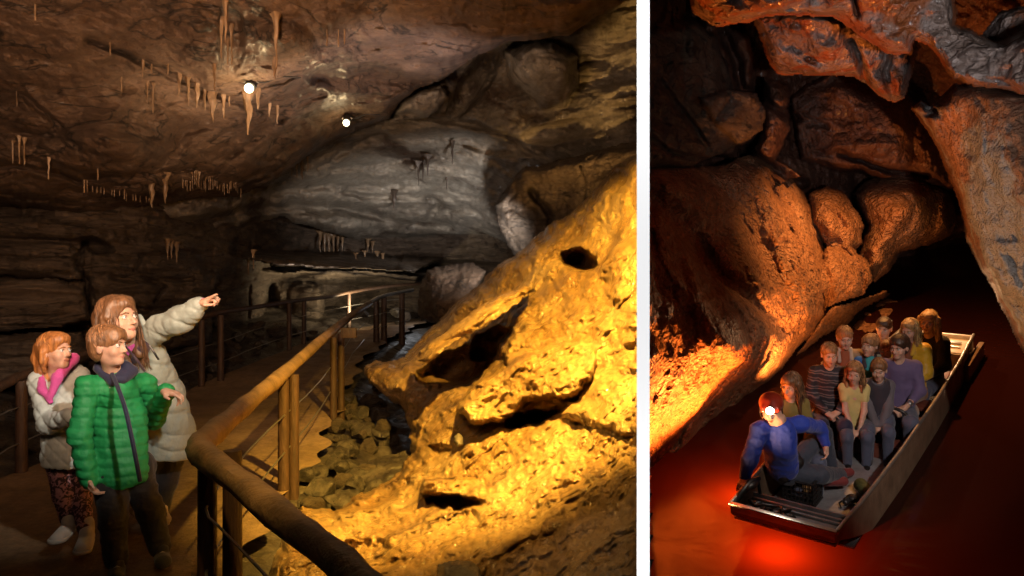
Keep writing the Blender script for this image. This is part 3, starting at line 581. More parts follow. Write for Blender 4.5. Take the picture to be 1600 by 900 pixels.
# --- added divider: the blank strip between two views as a panel, end on
e = empty('view_divider', 'added white edged divider standing for the strip between the two cave views', 'divider')
def wedge(a, b, px0, px1, z0, z1):
    V = []
    for d in (a, b):
        for px in (px0, px1):
            for z in (z0, z1): V.append((CAM[0] + (px - 800) / F * d, d, z))
    return V, [(0, 2, 3, 1), (4, 5, 7, 6), (0, 1, 5, 4), (2, 6, 7, 3), (0, 4, 6, 2), (1, 3, 7, 5)]
V, Fc = wedge(1.2, 1.21, 995, 1015, -1.2, 4.2); mesh('divider_edge', V, Fc, M['white'], e, False)
V, Fc = wedge(1.212, 24, 995.8, 1014.2, -4.5, 12); mesh('panel', V, Fc, M['panel'], e, False)

# ================================================================== right cave
def wd(px, py, k=1.0): return (px, py, DZ(px, py, -.35) * k)
rock('cave_backdrop_wall', M['redrock'], [
     dict(p=None, c=[(900, -150, 9), (1300, -150, 9), (1700, -150, 8), (900, 300, 9), (1150, 200, 11), (1300, 200, 12.5), (1450, 200, 12), (1400, 400, 15), (1520, 450, 18), (1700, 300, 12), (1200, 350, 11), (1450, 540, 19), (1700, 560, 15)]),
     dict(p=[(1100, 20), (1170, 60), (1180, 140), (1195, 200), (1150, 250), (1090, 240), (1060, 150), (1080, 60)], R=30, b=.8, c=[(1100, 50, 8.5), (1180, 100, 8.6), (1180, 220, 9.4), (1070, 200, 9)]),
     dict(p=[(1195, 120), (1230, 130), (1235, 200), (1215, 250), (1250, 275), (1220, 290), (1170, 250), (1190, 205)], R=22, b=.7, c=[(1200, 130, 9.0), (1230, 200, 9.0), (1210, 270, 9.0)]),
     dict(p=[(1300, 110), (1420, 150), (1480, 250), (1500, 300), (1400, 290), (1330, 270), (1250, 250), (1235, 150)], R=50, b=1.0, c=[(1300, 130, 10.5), (1470, 270, 11), (1260, 240, 10.6), (1400, 180, 10.6)])],
     (1012, -60, 1700, 560), 1, FINE, disp=((.5, .5, 'f', 4), (1.1, .25, 'r', 4), (4, .06, 'b', 3)), seed=70,
     cracks=[([(1130, 50), (1150, 100), (1160, 140), (1185, 145)], 8, .9), ([(1180, 150), (1230, 180), (1290, 195)], 6, .3), ([(1310, 240), (1360, 260), (1450, 275)], 5, .35), ([(1160, 232), (1210, 265), (1250, 288)], 9, 1.0)], kind='structure')
tag(bpy.data.objects['cave_backdrop_wall'], 'deep red brown rock wall far behind the boat', 'cave wall')
# big scalloped wall on the left of the boat
rock('scalloped_wall', M['scallop'], [
     dict(p=[(900, 262), (1060, 262), (1120, 258), (1168, 240), (1205, 250), (1240, 278), (1262, 310), (1278, 350), (1292, 395), (1300, 440), (1300, 470), (1292, 500), (1262, 530), (1215, 585), (1180, 618), (1120, 668), (1060, 722), (1012, 765), (900, 850)], R=60, b=.8,
          c=[(900, 270, 6.5), (1040, 290, 7.2), (1180, 250, 9.6), (1260, 320, 10.4), (1200, 330, 9.0), (1295, 450, 9.9), (1230, 440, 8.6), (1290, 500, 9.7), wd(1180, 618), wd(1100, 686), wd(1020, 756), wd(920, 840), (1040, 600, 6.2), (1100, 480, 6.9), (1020, 450, 6.2), (1150, 560, 7.0), (1120, 370, 7.9)]),
     dict(p=[(1012, 300), (1060, 320), (1100, 370), (1140, 430), (1190, 480), (1222, 520), (1190, 540), (1140, 520), (1090, 450), (1050, 380), (900, 330)], R=20, b=-.35, c=[(1012, 310, 7.6), (1100, 400, 8.1), (1200, 510, 8.6), (1060, 350, 7.9), (1150, 470, 8.3)]),
     dict(p=[(1262, 302), (1290, 288), (1318, 298), (1340, 325), (1350, 352), (1345, 380), (1330, 402), (1312, 405), (1290, 385), (1270, 345)], R=40, b=.7, c=[(1265, 310, 10.6), (1340, 340, 10.6), (1320, 400, 10.4), (1290, 360, 10.2)]),
     dict(p=[(1290, 385), (1325, 380), (1345, 398), (1360, 420), (1362, 440), (1348, 462), (1320, 470), (1295, 482), (1275, 440)], R=40, b=.5, c=[(1290, 400, 9.9), (1350, 410, 10.4), (1355, 450, 10.2), (1300, 475, 9.7)]),
     dict(p=[(1332, 300), (1350, 285), (1400, 268), (1450, 262), (1478, 285), (1490, 320), (1500, 352), (1486, 370), (1450, 385), (1405, 398), (1390, 425), (1365, 440), (1345, 425), (1343, 390), (1352, 350)], R=34, b=1.3, c=[(1340, 300, 11.2), (1450, 270, 11.4), (1495, 350, 11.8), (1400, 400, 11.0), (1360, 430, 10.7), (1420, 330, 10.6)]),
     dict(p=[(1290, 492), (1300, 480), (1345, 466), (1385, 450), (1392, 458), (1350, 484), (1325, 506), (1290, 524), (1262, 548), (1240, 562)], R=7, b=.3, c=[(1290, 490, 9.6), (1385, 455, 11.6), wd(1262, 548, .98), wd(1340, 492, .97)]),
     dict(p=[(1392, 456), (1350, 486), (1325, 508), (1288, 530), (1262, 556), (1262, 600), (1300, 600), (1330, 560), (1370, 520), (1400, 490), (1420, 460)], R=10, b=.4, c=[wd(1392, 470), wd(1290, 560, .99), wd(1262, 600, 1.0), wd(1400, 490, 1.0)])],
     (1012, 236, 1506, 850), 1, FINE, disp=((.6, .30, 'f', 3), ((1.3, 1.3, .7), .22, 'r', 3), (2.6, .07, 'b', 3), (7, .035, 'c', 1)), seed=81,
     cracks=[([(980, 290), (1040, 322), (1080, 365), (1125, 430), (1180, 475), (1222, 512)], 17, .42), ([(1110, 268), (1160, 330), (1200, 410), (1222, 480)], 22, .34), ([(1180, 262), (1222, 340), (1255, 430), (1262, 490)], 9, -.14), ([(1015, 400), (1070, 450), (1130, 520), (1160, 560)], 14, -.12), ([(1240, 290), (1262, 360), (1282, 450)], 10, -.16), ([(1015, 520), (1090, 560), (1160, 600)], 26, .10)], kind='structure')
tag(bpy.data.objects['scalloped_wall'], 'smooth scalloped wall glowing orange beside the boat', 'cave wall')
# roof pieces
rock('left_roof_rock', M['ceiling'], [dict(p=[(900, -80), (1060, -80), (1075, 20), (1120, 50), (1138, 95), (1150, 140), (1185, 146), (1196, 190), (1165, 226), (1130, 240), (1070, 268), (900, 275)], R=36, b=1.1, c=[(900, 0, 6.0), (1060, 0, 7.2), (1140, 130, 8.2), (1180, 190, 8.6), (1080, 260, 7.9), (900, 260, 6.5)]),
     dict(p=[(1090, 150), (1135, 142), (1182, 146), (1196, 172), (1192, 205), (1150, 226), (1120, 195)], R=12, b=.3, c=[(1100, 155, 7.5), (1190, 180, 8.2), (1150, 220, 8.1), (1140, 150, 7.7)])],
     (1012, -60, 1200, 280), 1, FINE, disp=((.8, .3, 'f', 4), (2, .12, 'r', 4), (5, .04, 'b', 3)), seed=91, cracks=[([(1015, 215), (1050, 240), (1110, 250)], 5, .25), ([(1030, 130), (1080, 190), (1110, 235)], 5, .2)], kind='structure')
tag(bpy.data.objects['left_roof_rock'], 'dim brown roof rock at the upper left of the boat cave', 'cave roof')
rock('hanging_brow', M['brow'], [dict(p=[(1170, 22), (1230, 10), (1400, 30), (1440, 74), (1428, 110), (1415, 152), (1398, 160), (1375, 154), (1350, 132), (1330, 122), (1290, 119), (1215, 119), (1200, 100), (1188, 66)], R=20, b=.8, c=[(1180, 30, 6.8), (1400, 40, 6.6), (1400, 150, 7.0), (1210, 115, 7.2), (1300, 80, 6.5), (1340, 120, 6.9)])],
     (1160, 0, 1450, 170), 1, FINE, disp=((1.2, .2, 'f', 4), (3, .1, 'b', 3), (9, .05, 'c', 1)), seed=95, cracks=[([(1330, 65), (1345, 100), (1350, 125)], 6, .3), ([(1395, 60), (1385, 110), (1395, 150)], 8, .2)], kind='structure')
tag(bpy.data.objects['hanging_brow'], 'scalloped grey and rust brow hanging from the roof above the boat', 'roof brow')
rock('roof_ledge', M['brow'], [
     dict(p=[(1062, -80), (1072, -5), (1085, 22), (1108, 42), (1125, 44), (1165, 34), (1215, 26), (1262, 26), (1300, 30), (1330, 44), (1345, 60), (1385, 84), (1420, 86), (1432, 66), (1450, 72), (1470, 95), (1485, 122), (1520, 136), (1560, 138), (1600, 150), (1720, 172), (1720, 60), (1640, 30), (1560, 66), (1530, 56), (1498, 34), (1480, -80)], R=20, b=.7,
          c=[(1070, -40, 4.9), (1110, 40, 5.2), (1300, 20, 5.0), (1400, 70, 4.9), (1480, 110, 4.6), (1600, 140, 4.2), (1720, 150, 3.8), (1500, 60, 4.7), (1300, -80, 4.6)]),
     dict(p=[(1530, 60), (1560, 18), (1590, 8), (1720, 0), (1720, 160), (1600, 128), (1560, 76)], R=16, b=.5, c=[(1540, 60, 5.2), (1600, 20, 5.0), (1600, 120, 4.9), (1720, 60, 4.6)])],
     (1040, -60, 1700, 180), 1, FINE, disp=((1.2, .16, 'f', 4), (3, .1, 'b', 3), (11, .04, 'c', 1)), seed=97, cracks=[([(1335, -10), (1340, 20)], 4, .2)], kind='structure')
tag(bpy.data.objects['roof_ledge'], 'mottled grey and orange rock ledge across the top of the boat cave', 'roof ledge')
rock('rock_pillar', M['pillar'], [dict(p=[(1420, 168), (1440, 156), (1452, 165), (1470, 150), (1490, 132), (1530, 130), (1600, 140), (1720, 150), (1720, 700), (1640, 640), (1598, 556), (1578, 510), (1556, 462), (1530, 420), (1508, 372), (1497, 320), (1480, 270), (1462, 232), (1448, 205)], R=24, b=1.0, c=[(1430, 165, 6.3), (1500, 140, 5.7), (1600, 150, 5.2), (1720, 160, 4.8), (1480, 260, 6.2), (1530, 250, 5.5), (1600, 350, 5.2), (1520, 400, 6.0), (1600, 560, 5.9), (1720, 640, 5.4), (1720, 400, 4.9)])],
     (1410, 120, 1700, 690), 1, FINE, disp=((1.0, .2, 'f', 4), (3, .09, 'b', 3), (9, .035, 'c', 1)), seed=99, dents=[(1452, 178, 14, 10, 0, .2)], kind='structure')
tag(bpy.data.objects['rock_pillar'], 'big rock pillar coming down on the right of the boat cave', 'rock pillar')
# water
xs = np.linspace(-3.0, 9, 150); yv = np.linspace(2.0, 19, 200)
Xg, Yg = np.meshgrid(xs, yv); V = np.stack([Xg, Yg, 0 * Xg - GH - .35], -1).reshape(-1, 3)
V = V[:, :1] * RT + V[:, 1:2] * FW + V[:, 2:] * UP + CAM
keep = (V[:, 0] > .178 * V[:, 1]).reshape(Xg.shape)
nx = len(xs); ii = np.arange(Xg.size).reshape(Xg.shape); kk = keep[:-1, :-1] & keep[1:, 1:] & keep[1:, :-1] & keep[:-1, 1:]
Fc = np.stack([ii[:-1, :-1][kk], ii[:-1, 1:][kk], ii[1:, 1:][kk], ii[1:, :-1][kk]], -1)
m, nt, b = newmat('murky_water'); L = nt.links; co = coords(nt)
b.inputs['Base Color'].default_value = (.022, .005, .003, 1); b.inputs['Roughness'].default_value = .14; b.inputs['Specular IOR Level'].default_value = .3
tr = N(nt, 'ShaderNodeBsdfTranslucent'); tr.inputs[0].default_value = (.8, .22, .07, 1); ms = N(nt, 'ShaderNodeMixShader'); ms.inputs[0].default_value = .13
L.new(b.outputs[0], ms.inputs[1]); L.new(tr.outputs[0], ms.inputs[2]); L.new(ms.outputs[0], nt.nodes['Material Output'].inputs[0])
n1 = N(nt, 'ShaderNodeTexNoise', Scale=1.6, Detail=3.0, Distortion=.8); L.new(co, n1.inputs['Vector'])
bn = N(nt, 'ShaderNodeBump'); bn.inputs['Distance'].default_value = .014; L.new(n1.outputs[0], bn.inputs['Height']); L.new(bn.outputs[0], b.inputs['Normal'])
M['water'] = m
o = mesh('water', V, Fc, m); tag(o, 'dark still water under the boat with a red glow by the bow', 'water', kind='structure')

# ------------------------------------------------------------------ boat
M['hull'] = plain('worn_hull_paint', (.30, .20, .13), .42, .35, .3, 6, .003, 40, (1, 1, 1), coat=.1)
M['alu'] = plain('scuffed_aluminium', (.36, .37, .39), .45, .5, .25, 9, .002, 60)
M['rim'] = plain('bare_metal_rim', (.55, .50, .44), .35, .8, .2, 12, .001)
M['benchwood'] = plain('red_brown_bench', (.14, .04, .025), .5, 0, .4, 5, .003, 20, (1, 6, 1))
M['white_deck'] = plain('pale_deck_paint', (.62, .58, .52), .5, 0, .15, 8, .001)
boat = empty('tour_boat', 'long flat bottomed metal tour boat full of seated visitors', 'boat', M=BM)
def halfw(y): return np.interp(y, [0, .7, 1.6, 3.0, 4.2, 5.3], [.40, .43, .455, .46, .44, .40])
NY = 40; Ys = np.linspace(0, 5.28, NY); T = .018; HB = -.42
def zbot(y): return np.interp(y, [0, .12, .5, 1.0, 5.3], [-.075, -.11, -.27, HB, HB])
xc = lambda y: .0
def flare(y): return -.012 * np.interp(y, [0, 1], [.0, 1])
V = []; Fc = []
for y in Ys:
    w = halfw(y); zb = zbot(y); bwid = w - flare(y); t = T
    prof = [(-w, 0), (-bwid, zb), (-bwid + .02, zb - .015), (bwid - .02, zb - .015), (bwid, zb), (w, 0), (w - t, 0), (bwid - t, zb + t), (-bwid + t, zb + t), (-w + t, 0)]
    V += [(x + (.0), y, z) for x, z in prof]
n = 10
for j in range(NY - 1):
    for i in range(n):
        i2 = (i + 1) % n; Fc.append((j * n + i, (j + 1) * n + i, (j + 1) * n + i2, j * n + i2))
Fc.append(tuple(range(n))); Fc.append(tuple((NY - 1) * n + k for k in range(n - 1, -1, -1)))
hull = mesh('hull', V, Fc, M['hull'], boat, False)
# shallow outer strakes
for sx in (-1, 1):
    m = MB(); m.tube([(sx * halfw(y), y, .008) for y in Ys], .017, 8); m.build('gunwale', M['rim'], boat)
    m = MB()
    for y in np.arange(3.3, 5.2, .22): m.tube([(sx * (halfw(y) + .004), y, -.03), (sx * (halfw(y) - .035), y + .02, -.38)], .012, 6)
    m.build('side_rib', M['hull'], boat)
m = MB(); m.box((0, .012, -.035), (.395, .012, .042), None, .004); m.box((0, -.006, .01), (.405, .022, .012), None, .005); m.build('bow_plate', M['rim'], boat)
m = MB(); m.box((0, .22, -.125), (.385, .19, .008)); 
for yy in (.07, .12, .30, .36): m.box((0, yy, -.108), (.375, .012, .014), None, .004)
m.box((0, .41, -.11), (.385, .008, .03)); m.build('bow_deck', M['alu'], boat)
m = MB(); m.box((0, 1.25, -.345), (.395, .84, .008)); m.build('floor', M['alu'], boat)
m = MB(); m.box((0, 2.14, -.215), (.40, .10, .015), None, .005); m.box((0, 2.04, -.28), (.395, .01, .062)); m.build('bench', M['benchwood'], boat)
for yb in (2.62, 3.1, 3.6, 4.1):
    m = MB(); m.box((0, yb, -.16), (.40, .13, .015), None, .005); m.build('bench', M['benchwood'], boat)
m = MB(); m.box((0, 3.5, -.36), (.37, 1.3, .01)); m.build('floor', M['black'], boat)
m = MB(); m.tube(smooth_path([(-.40, 2.24, -.2), (-.395, 2.24, .02), (-.36, 2.24, .09), (0, 2.24, .105), (.24, 2.24, .105), (.33, 2.24, .07), (.36, 2.24, -.02), (.365, 2.24, -.2)], 5), .015, 10); m.build('grab_rail', M['black'], boat)
m = MB(); m.tube(smooth_path([(.12, 4.3, -.1), (.13, 4.3, .12), (.20, 4.3, .17), (.30, 4.3, .10), (.33, 4.3, -.1)], 5), .014, 8); m.build('seat_frame', M['black'], boat)
m = MB(); m.box((0, 4.95, -.055), (.385, .31, .01), None, .004); m.box((0, 5.22, -.02), (.385, .02, .03), None, .004); m.box((0, 4.63, -.17), (.385, .01, .11)); m.build('stern_deck', M['white_deck'], boat)
m = MB(); m.box((.10, 4.98, -.03), (.22, .03, .012), None, .004); m.box((.22, 4.82, -.035), (.12, .015, .01)); m.build('deck_cleat', M['rim'], boat)
m = MB(); m.box((.04, 5.45, -.30), (.44, .16, .035), None, .01); m.box((.46, 5.0, -.25), (.03, .5, .11), None, .012); m.build('swim_platform', M['hull'], boat)
# things in the boat
rm = Matrix(BM)
def inboat(o): o.matrix_world = BM; return o
m = MB(); cx, cy, cz = -.17, .93, -.225; hx, hy, hz = .125, .12, .11
for z in np.linspace(-hz, hz, 6):
    for a, b_ in (((-hx, -hy), (hx, -hy)), ((hx, -hy), (hx, hy)), ((hx, hy), (-hx, hy)), ((-hx, hy), (-hx, -hy))): m.tube([(cx + a[0], cy + a[1], cz + z), (cx + b_[0], cy + b_[1], cz + z)], .006 if abs(z) < hz - .01 else .012, 5)
for t in np.linspace(-1, 1, 8):
    for x, y in ((t * hx, -hy), (t * hx, hy), (-hx, t * hy), (hx, t * hy)): m.tube([(cx + x, cy + y, cz - hz), (cx + x, cy + y, cz + hz)], .005, 5)
m.box((cx, cy, cz - hz), (hx, hy, .006))
crate = inboat(m.build('crate', M['black'])); tag(crate, 'black plastic lattice crate the boat guide sits on', 'crate')
m = MB(); R = Matrix.Rotation(math.radians(-50), 3, 'Z'); R = np.array(R)
m.tube([R @ np.array([-.12, 0, 0]) + (.26, 1.22, -.26), R @ np.array([-.10, 0, 0]) + (.26, 1.22, -.26), R @ np.array([.10, 0, 0]) + (.26, 1.22, -.26), R @ np.array([.12, 0, 0]) + (.26, 1.22, -.26)], [.045, .058, .058, .045], 16)
flask = inboat(m.build('canister', plain('olive_canvas', (.09, .10, .03), .7))); tag(flask, 'olive green canister lying on the boat floor by the side', 'canister')
m = MB(); m.ball((.20, 1.07, -.29), (.055, .05, .035), 12); m.ball((.165, 1.02, -.30), (.03, .05, .03), 10); m.tube([(.2, 1.1, -.28), (.16, 1.0, -.27), (.12, .98, -.31), (.15, .93, -.32)], .008, 6)
m.build('strap', M['black'], flask)
m = MB(); rs = np.random.RandomState(9)
pts = [(-.30 + .28 * t + .03 * math.sin(t * 31), .18 + .07 * math.sin(t * 23) + .03 * t, -.095 + .03 * abs(math.sin(t * 17))) for t in np.linspace(0, 1, 46)]
m.tube(smooth_path(pts, 3), .011, 6); 
for i in range(7): m.ball((-.26 + .045 * i, .2 + rs.uniform(-.05, .05), -.085), (.035, .025, .022), 10)
m.tube([(-.34, .22, -.05), (-.27, .17, -.06), (-.20, .17, -.03), (-.13, .22, -.05)], .014, 8); m.tube([(-.06, .12, -.03), (-.055, .12, .0), (-.02, .10, -.09)], .008, 6)
o = inboat(m.build('rope_coil', M['black'])); tag(o, 'tangle of dark rope and straps on the bow deck', 'rope')
m = MB(); m.tube([(-.40, .05, -.04), (-.385, .16, .02), (-.36, .30, .06), (-.34, .42, .05)], [.018, .03, .035, .02], 10); m.tube([(-.34, .40, .03), (-.33, .42, -.10)], .014, 8)
m.ball((-.35, .30, .05), (.05, .10, .03), 12); o = inboat(m.build('steering_motor', M['black'])); tag(o, 'small black steering motor at the bow corner', 'motor')
m = MB(); m.ball((.05, 4.86, -.01), (.09, .07, .04), 12); m.ball((.15, 4.8, -.02), (.07, .05, .025), 12)
o = inboat(m.build('cloth_bundle', plain('orange_cloth', (.6, .12, .04), .8))); tag(o, 'crumpled orange cloth lying on the bright stern deck', 'cloth')

# ================================================================== people: implicit bodies turned into one mesh
def nrm(v): v = np.asarray(v, float); return v / (np.linalg.norm(v) + 1e-12)
class Field:
    def __init__(s, h, k=.02): s.h = h; s.k = k; s.ops = []
    def cap(s, a, b, ra, rb=None, flat=None, puff=None, sub=False, k=None, lim=False):
        a = np.array(a, float); b = np.array(b, float); rb = ra if rb is None else rb
        s.ops.append(('c', a, b, ra, rb, flat, puff, sub, k, lim)); return s
    def ell(s, c, r, R=None, sub=False, k=None):
        s.ops.append(('e', np.array(c, float), np.array(r, float), np.eye(3) if R is None else R, sub, k)); return s
    def cut(s, p, n): s.ops.append(('x', np.array(p, float), nrm(n))); return s
    def mesh(s):
        lo = np.full(3, 1e9); hi = -lo
        for o in s.ops:
            if o[0] == 'c' and not o[7]:
                r = max(o[3], o[4]) * 1.25 + .02; lo = np.minimum(lo, np.minimum(o[1], o[2]) - r); hi = np.maximum(hi, np.maximum(o[1], o[2]) + r)
            if o[0] == 'e' and not o[4]:
                r = o[2].max() + .02; lo = np.minimum(lo, o[1] - r); hi = np.maximum(hi, o[1] + r)
        h = s.h; n = np.ceil((hi - lo) / h).astype(int) + 3; D = np.full(n, .2, np.float32)
        ax = [lo[i] + h * np.arange(n[i]) for i in range(3)]
        for o in s.ops:
            if o[0] == 'x':
                d = (ax[0][:, None, None] - o[1][0]) * o[2][0] + (ax[1][None, :, None] - o[1][1]) * o[2][1] + (ax[2][None, None, :] - o[1][2]) * o[2][2]
                D = np.maximum(D, d.astype(np.float32)); continue
            if o[0] == 'c':
                _, a, b, ra, rb, flat, puff, sub, k, lim = o; r = max(ra, rb) * 1.25; l = np.minimum(a, b) - r; u = np.maximum(a, b) + r
            else:
                _, c, rr, Rm, sub, k = o; r = rr.max(); l = c - r; u = c + r
            k = s.k if k is None else k; mg = k * 1.5 + 2.5 * h
            i0 = np.clip(np.floor((l - mg - lo) / h).astype(int), 0, n - 1); i1 = np.clip(np.ceil((u + mg - lo) / h).astype(int) + 1, 1, n)
            if (i1 <= i0).any(): continue
            sl = tuple(slice(p, q) for p, q in zip(i0, i1))
            X, Y, Z = np.meshgrid(ax[0][sl[0]], ax[1][sl[1]], ax[2][sl[2]], indexing='ij'); P = np.stack([X, Y, Z], -1)
            if o[0] == 'c':
                q = P - a; e = b - a
                if flat is not None:
                    fd = nrm(flat[0]); g = 1 / flat[1] - 1; q = q + fd * ((q @ fd) * g)[..., None]; e = e + fd * (e @ fd) * g
                t = np.clip((q @ e) / (e @ e + 1e-12), 0, 1); rad = ra + (rb - ra) * t
                if puff: rad = rad + puff[1] * (np.abs(np.sin(math.pi * t * puff[0])) ** .6 - .7)
                d = np.linalg.norm(q - t[..., None] * e, axis=-1) - rad
                if flat is not None: d = d * (.5 + .5 * flat[1])
            else:
                q = (P - c) @ Rm; g = np.linalg.norm(q / rr, axis=-1); g2 = np.linalg.norm(q / rr ** 2, axis=-1) + 1e-9; d = g * (g - 1) / g2
            A = D[sl]; d = d.astype(np.float32)
            if sub:
                hh = np.clip(.5 - .5 * (A + d) / k, 0, 1); D[sl] = A * (1 - hh) - d * hh + k * hh * (1 - hh)
            else:
                hh = np.clip(.5 + .5 * (A - d) / k, 0, 1); D[sl] = A * (1 - hh) + d * hh - k * hh * (1 - hh)
        return surfnet(D, lo, h)
def surfnet(D, lo, h):
    S = D < 0; c = [S[i:S.shape[0] - 1 + i, j:S.shape[1] - 1 + j, k:S.shape[2] - 1 + k] for i in (0, 1) for j in (0, 1) for k in (0, 1)]
    tot = sum(x.astype(np.int8) for x in c); act = (tot > 0) & (tot < 8); I = np.argwhere(act)
    idx = -np.ones(act.shape, int); idx[act] = np.arange(len(I)); acc = np.zeros((len(I), 3)); cnt = np.zeros(len(I))
    for axn in range(3):
        o1, o2 = [i for i in range(3) if i != axn]
        for u in (0, 1):
            for v in (0, 1):
                A = I.copy(); A[:, o1] += u; A[:, o2] += v; B = A.copy(); B[:, axn] += 1
                a = D[tuple(A.T)].astype(float); b = D[tuple(B.T)].astype(float); m = (a < 0) != (b < 0)
                t = np.where(m, a / np.where(m, a - b, 1), 0); P = A.astype(float); P[:, axn] += t; acc[m] += P[m]; cnt[m] += 1
    V = lo + h * acc / cnt[:, None]; Fs = []
    for axn in range(3):
        o1, o2 = (axn + 1) % 3, (axn + 2) % 3
        A = S; sl = [slice(None)] * 3; sl2 = [slice(None)] * 3; sl[axn] = slice(0, -1); sl2[axn] = slice(1, None)
        x = A[tuple(sl)] != A[tuple(sl2)]; E = np.argwhere(x); E = E[(E[:, o1] > 0) & (E[:, o2] > 0) & (E[:, o1] < S.shape[o1] - 1) & (E[:, o2] < S.shape[o2] - 1)]
        ins = S[tuple(E.T)]; q = []
        for du, dv in ((-1, -1), (0, -1), (0, 0), (-1, 0)):
            G = E.copy(); G[:, o1] += du; G[:, o2] += dv; q.append(idx[tuple(G.T)])
        q = np.stack(q, -1); q[~ins] = q[~ins][:, ::-1]; Fs.append(q)
    Fc = np.vstack(Fs); return V, Fc[(Fc >= 0).all(1)]
def vnormals(V, Fc):
    n = np.cross(V[Fc[:, 2]] - V[Fc[:, 0]], V[Fc[:, 3]] - V[Fc[:, 1]]); N_ = np.zeros_like(V)
    for i in range(4): np.add.at(N_, Fc[:, i], n)
    return N_ / (np.linalg.norm(N_, axis=1)[:, None] + 1e-12)
def relax(V, Fc, it=2):
    for _ in range(it):
        A = np.zeros_like(V); c = np.zeros(len(V))
        for i in range(4):
            np.add.at(A, Fc[:, i], V[Fc[:, (i + 1) % 4]]); np.add.at(A, Fc[:, i], V[Fc[:, i - 1]]); np.add.at(c, Fc[:, i], 2)
        V = V * .5 + .5 * A / np.maximum(c, 1)[:, None]
    return V
def fobj(f, name, mat, parent=None, disp=None, M4=None, it=1):
    V, Fc = f.mesh(); V = relax(V, Fc, it)
    if disp is not None: V = V + vnormals(V, Fc) * disp(V)[:, None]
    if M4 is not None: V = V @ M4[:3, :3].T + M4[:3, 3]
    return mesh(name, V, Fc, mat, parent)
def wr(a=.006, s=12, seed=0, stretch=(1, 1, 1)): return lambda V: a * fbm(V * s * np.array(stretch), 3, seed, 'r')
def quilt(dz=.07, a=.009, axis=(0, 0, 1), wrk=.004, seed=0):
    axis = np.array(axis, float)
    return lambda V: a * (np.abs(np.sin(math.pi * ((V @ axis) / dz + .35 * fbm(V * 5, 2, seed)))) ** .5 - .6) + wrk * fbm(V * 16, 3, seed, 'r')
def diamond(dz, a):
    def f(V):
        u = (V[:, 0] + V[:, 1] * .3 + V[:, 2]) / dz; v = (V[:, 0] + V[:, 1] * .3 - V[:, 2]) / dz
        return a * (np.minimum(np.abs(np.sin(math.pi * u)), np.abs(np.sin(math.pi * v))) ** .5 - .5) + .003 * fbm(V * 14, 3, 2, 'r')
    return f

def frame(fwd, up):
    y = nrm(fwd); x = nrm(np.cross(y, up)); z = np.cross(x, y); return np.stack([x, y, z], 1)
def head_prims(f, c, R, s=1.0, child=False, fem=False):
    """face looks along local +y"""
    L = lambda x, y, z: c + R @ (np.array([x, y, z]) * s)
    e = lambda p, r, **k: f.ell(L(*p), np.array(r) * s, R, **k)
    e((0, -.012, .028), (.073, .092, .086), k=.012 * s)
    w = .92 if fem or child else 1.0
    e((0, .022, -.045), (.056 * w, .062, .072), k=.03 * s)
    e((0, .060, -.092), (.024 * w, .022, .020), k=.03 * s)
    for sx in (-1, 1):
        e((sx * .036, .052, -.030), (.026, .026, .028), k=.02 * s)            # cheeks
        e((sx * .031, .083, .004), (.017, .012, .011), sub=True, k=.012 * s)  # sockets
        e((sx * .074, -.012, -.012), (.010, .020, .030), k=.006 * s)          # ears
        f.cap(L(sx * .012, .082, .020), L(sx * .045, .072, .022), .008 * s, .006 * s, k=.012 * s)
    nl = .8 if child else 1.0
    f.cap(L(0, .082, .008), L(0, .082 + .024 * nl, -.030), .0075 * s, .0115 * s, k=.012 * s)
    for sx in (-1, 1): e((sx * .010, .090, -.034), (.008, .010, .007), k=.008 * s)
    e((0, .079, -.058), (.021, .011, .0075), k=.006 * s); e((0, .076, -.070), (.017, .011, .007), k=.006 * s)
    e((0, .089, -.0637), (.022, .007, .0022), sub=True, k=.003 * s)
def face_bits(parent, c, R, s, browmat, gaze=(0, 1, 0), M4=None, look=0.0, smile=False):
    L = lambda x, y, z: c + R @ (np.array([x, y, z]) * s)
    T = (lambda P: P) if M4 is None else (lambda P: np.asarray(P) @ M4[:3, :3].T + M4[:3, 3])
    for sx in (-1, 1):
        m = MB(); m.ball(L(sx * .031, .0735, .003), .0118 * s, 16); n0 = len(m.F)
        g = nrm(np.array([look, 1, .03])); pc = np.array([sx * .031, .0735, .003]) + g * .0078
        m.ball(L(*pc), .0052 * s, 10)
        o = mesh('eye', T(m.V), m.F, [M['eyewhite'], M['iris']], parent, True, [0] * n0 + [1] * (len(m.F) - n0))
        m = MB(); m.tube([L(sx * .013, .0895, .020), L(sx * .030, .0885, .0255), L(sx * .048, .077, .020)], [.0030 * s, .0036 * s, .002 * s], 6)
        mesh('eyebrow', T(m.V), m.F, browmat, parent)
        m = MB(); m.tube([L(sx * .0195, .0835, .006), L(sx * .031, .0865, .0115), L(sx * .043, .079, .006)], [.0014 * s, .0019 * s, .0014 * s], 5)
        mesh('eyelid', T(m.V), m.F, browmat, parent)
    m = MB(); w = .026 if smile else .021; z1 = .004 if smile else 0
    m.tube([L(-w, .079, -.0632 + z1), L(-.008, .0895, -.060), L(0, .0895, -.0612), L(.008, .0895, -.060), L(w, .079, -.0632 + z1)], [.0015 * s, .0042 * s, .0036 * s, .0042 * s, .0015 * s], 8)
    m.tube([L(-w * .85, .078, -.0665 + z1), L(0, .0875, -.0705), L(w * .85, .078, -.0665 + z1)], [.0015 * s, .0052 * s, .0015 * s], 8)
    mesh('lips', T(m.V), m.F, M['lips'], parent)
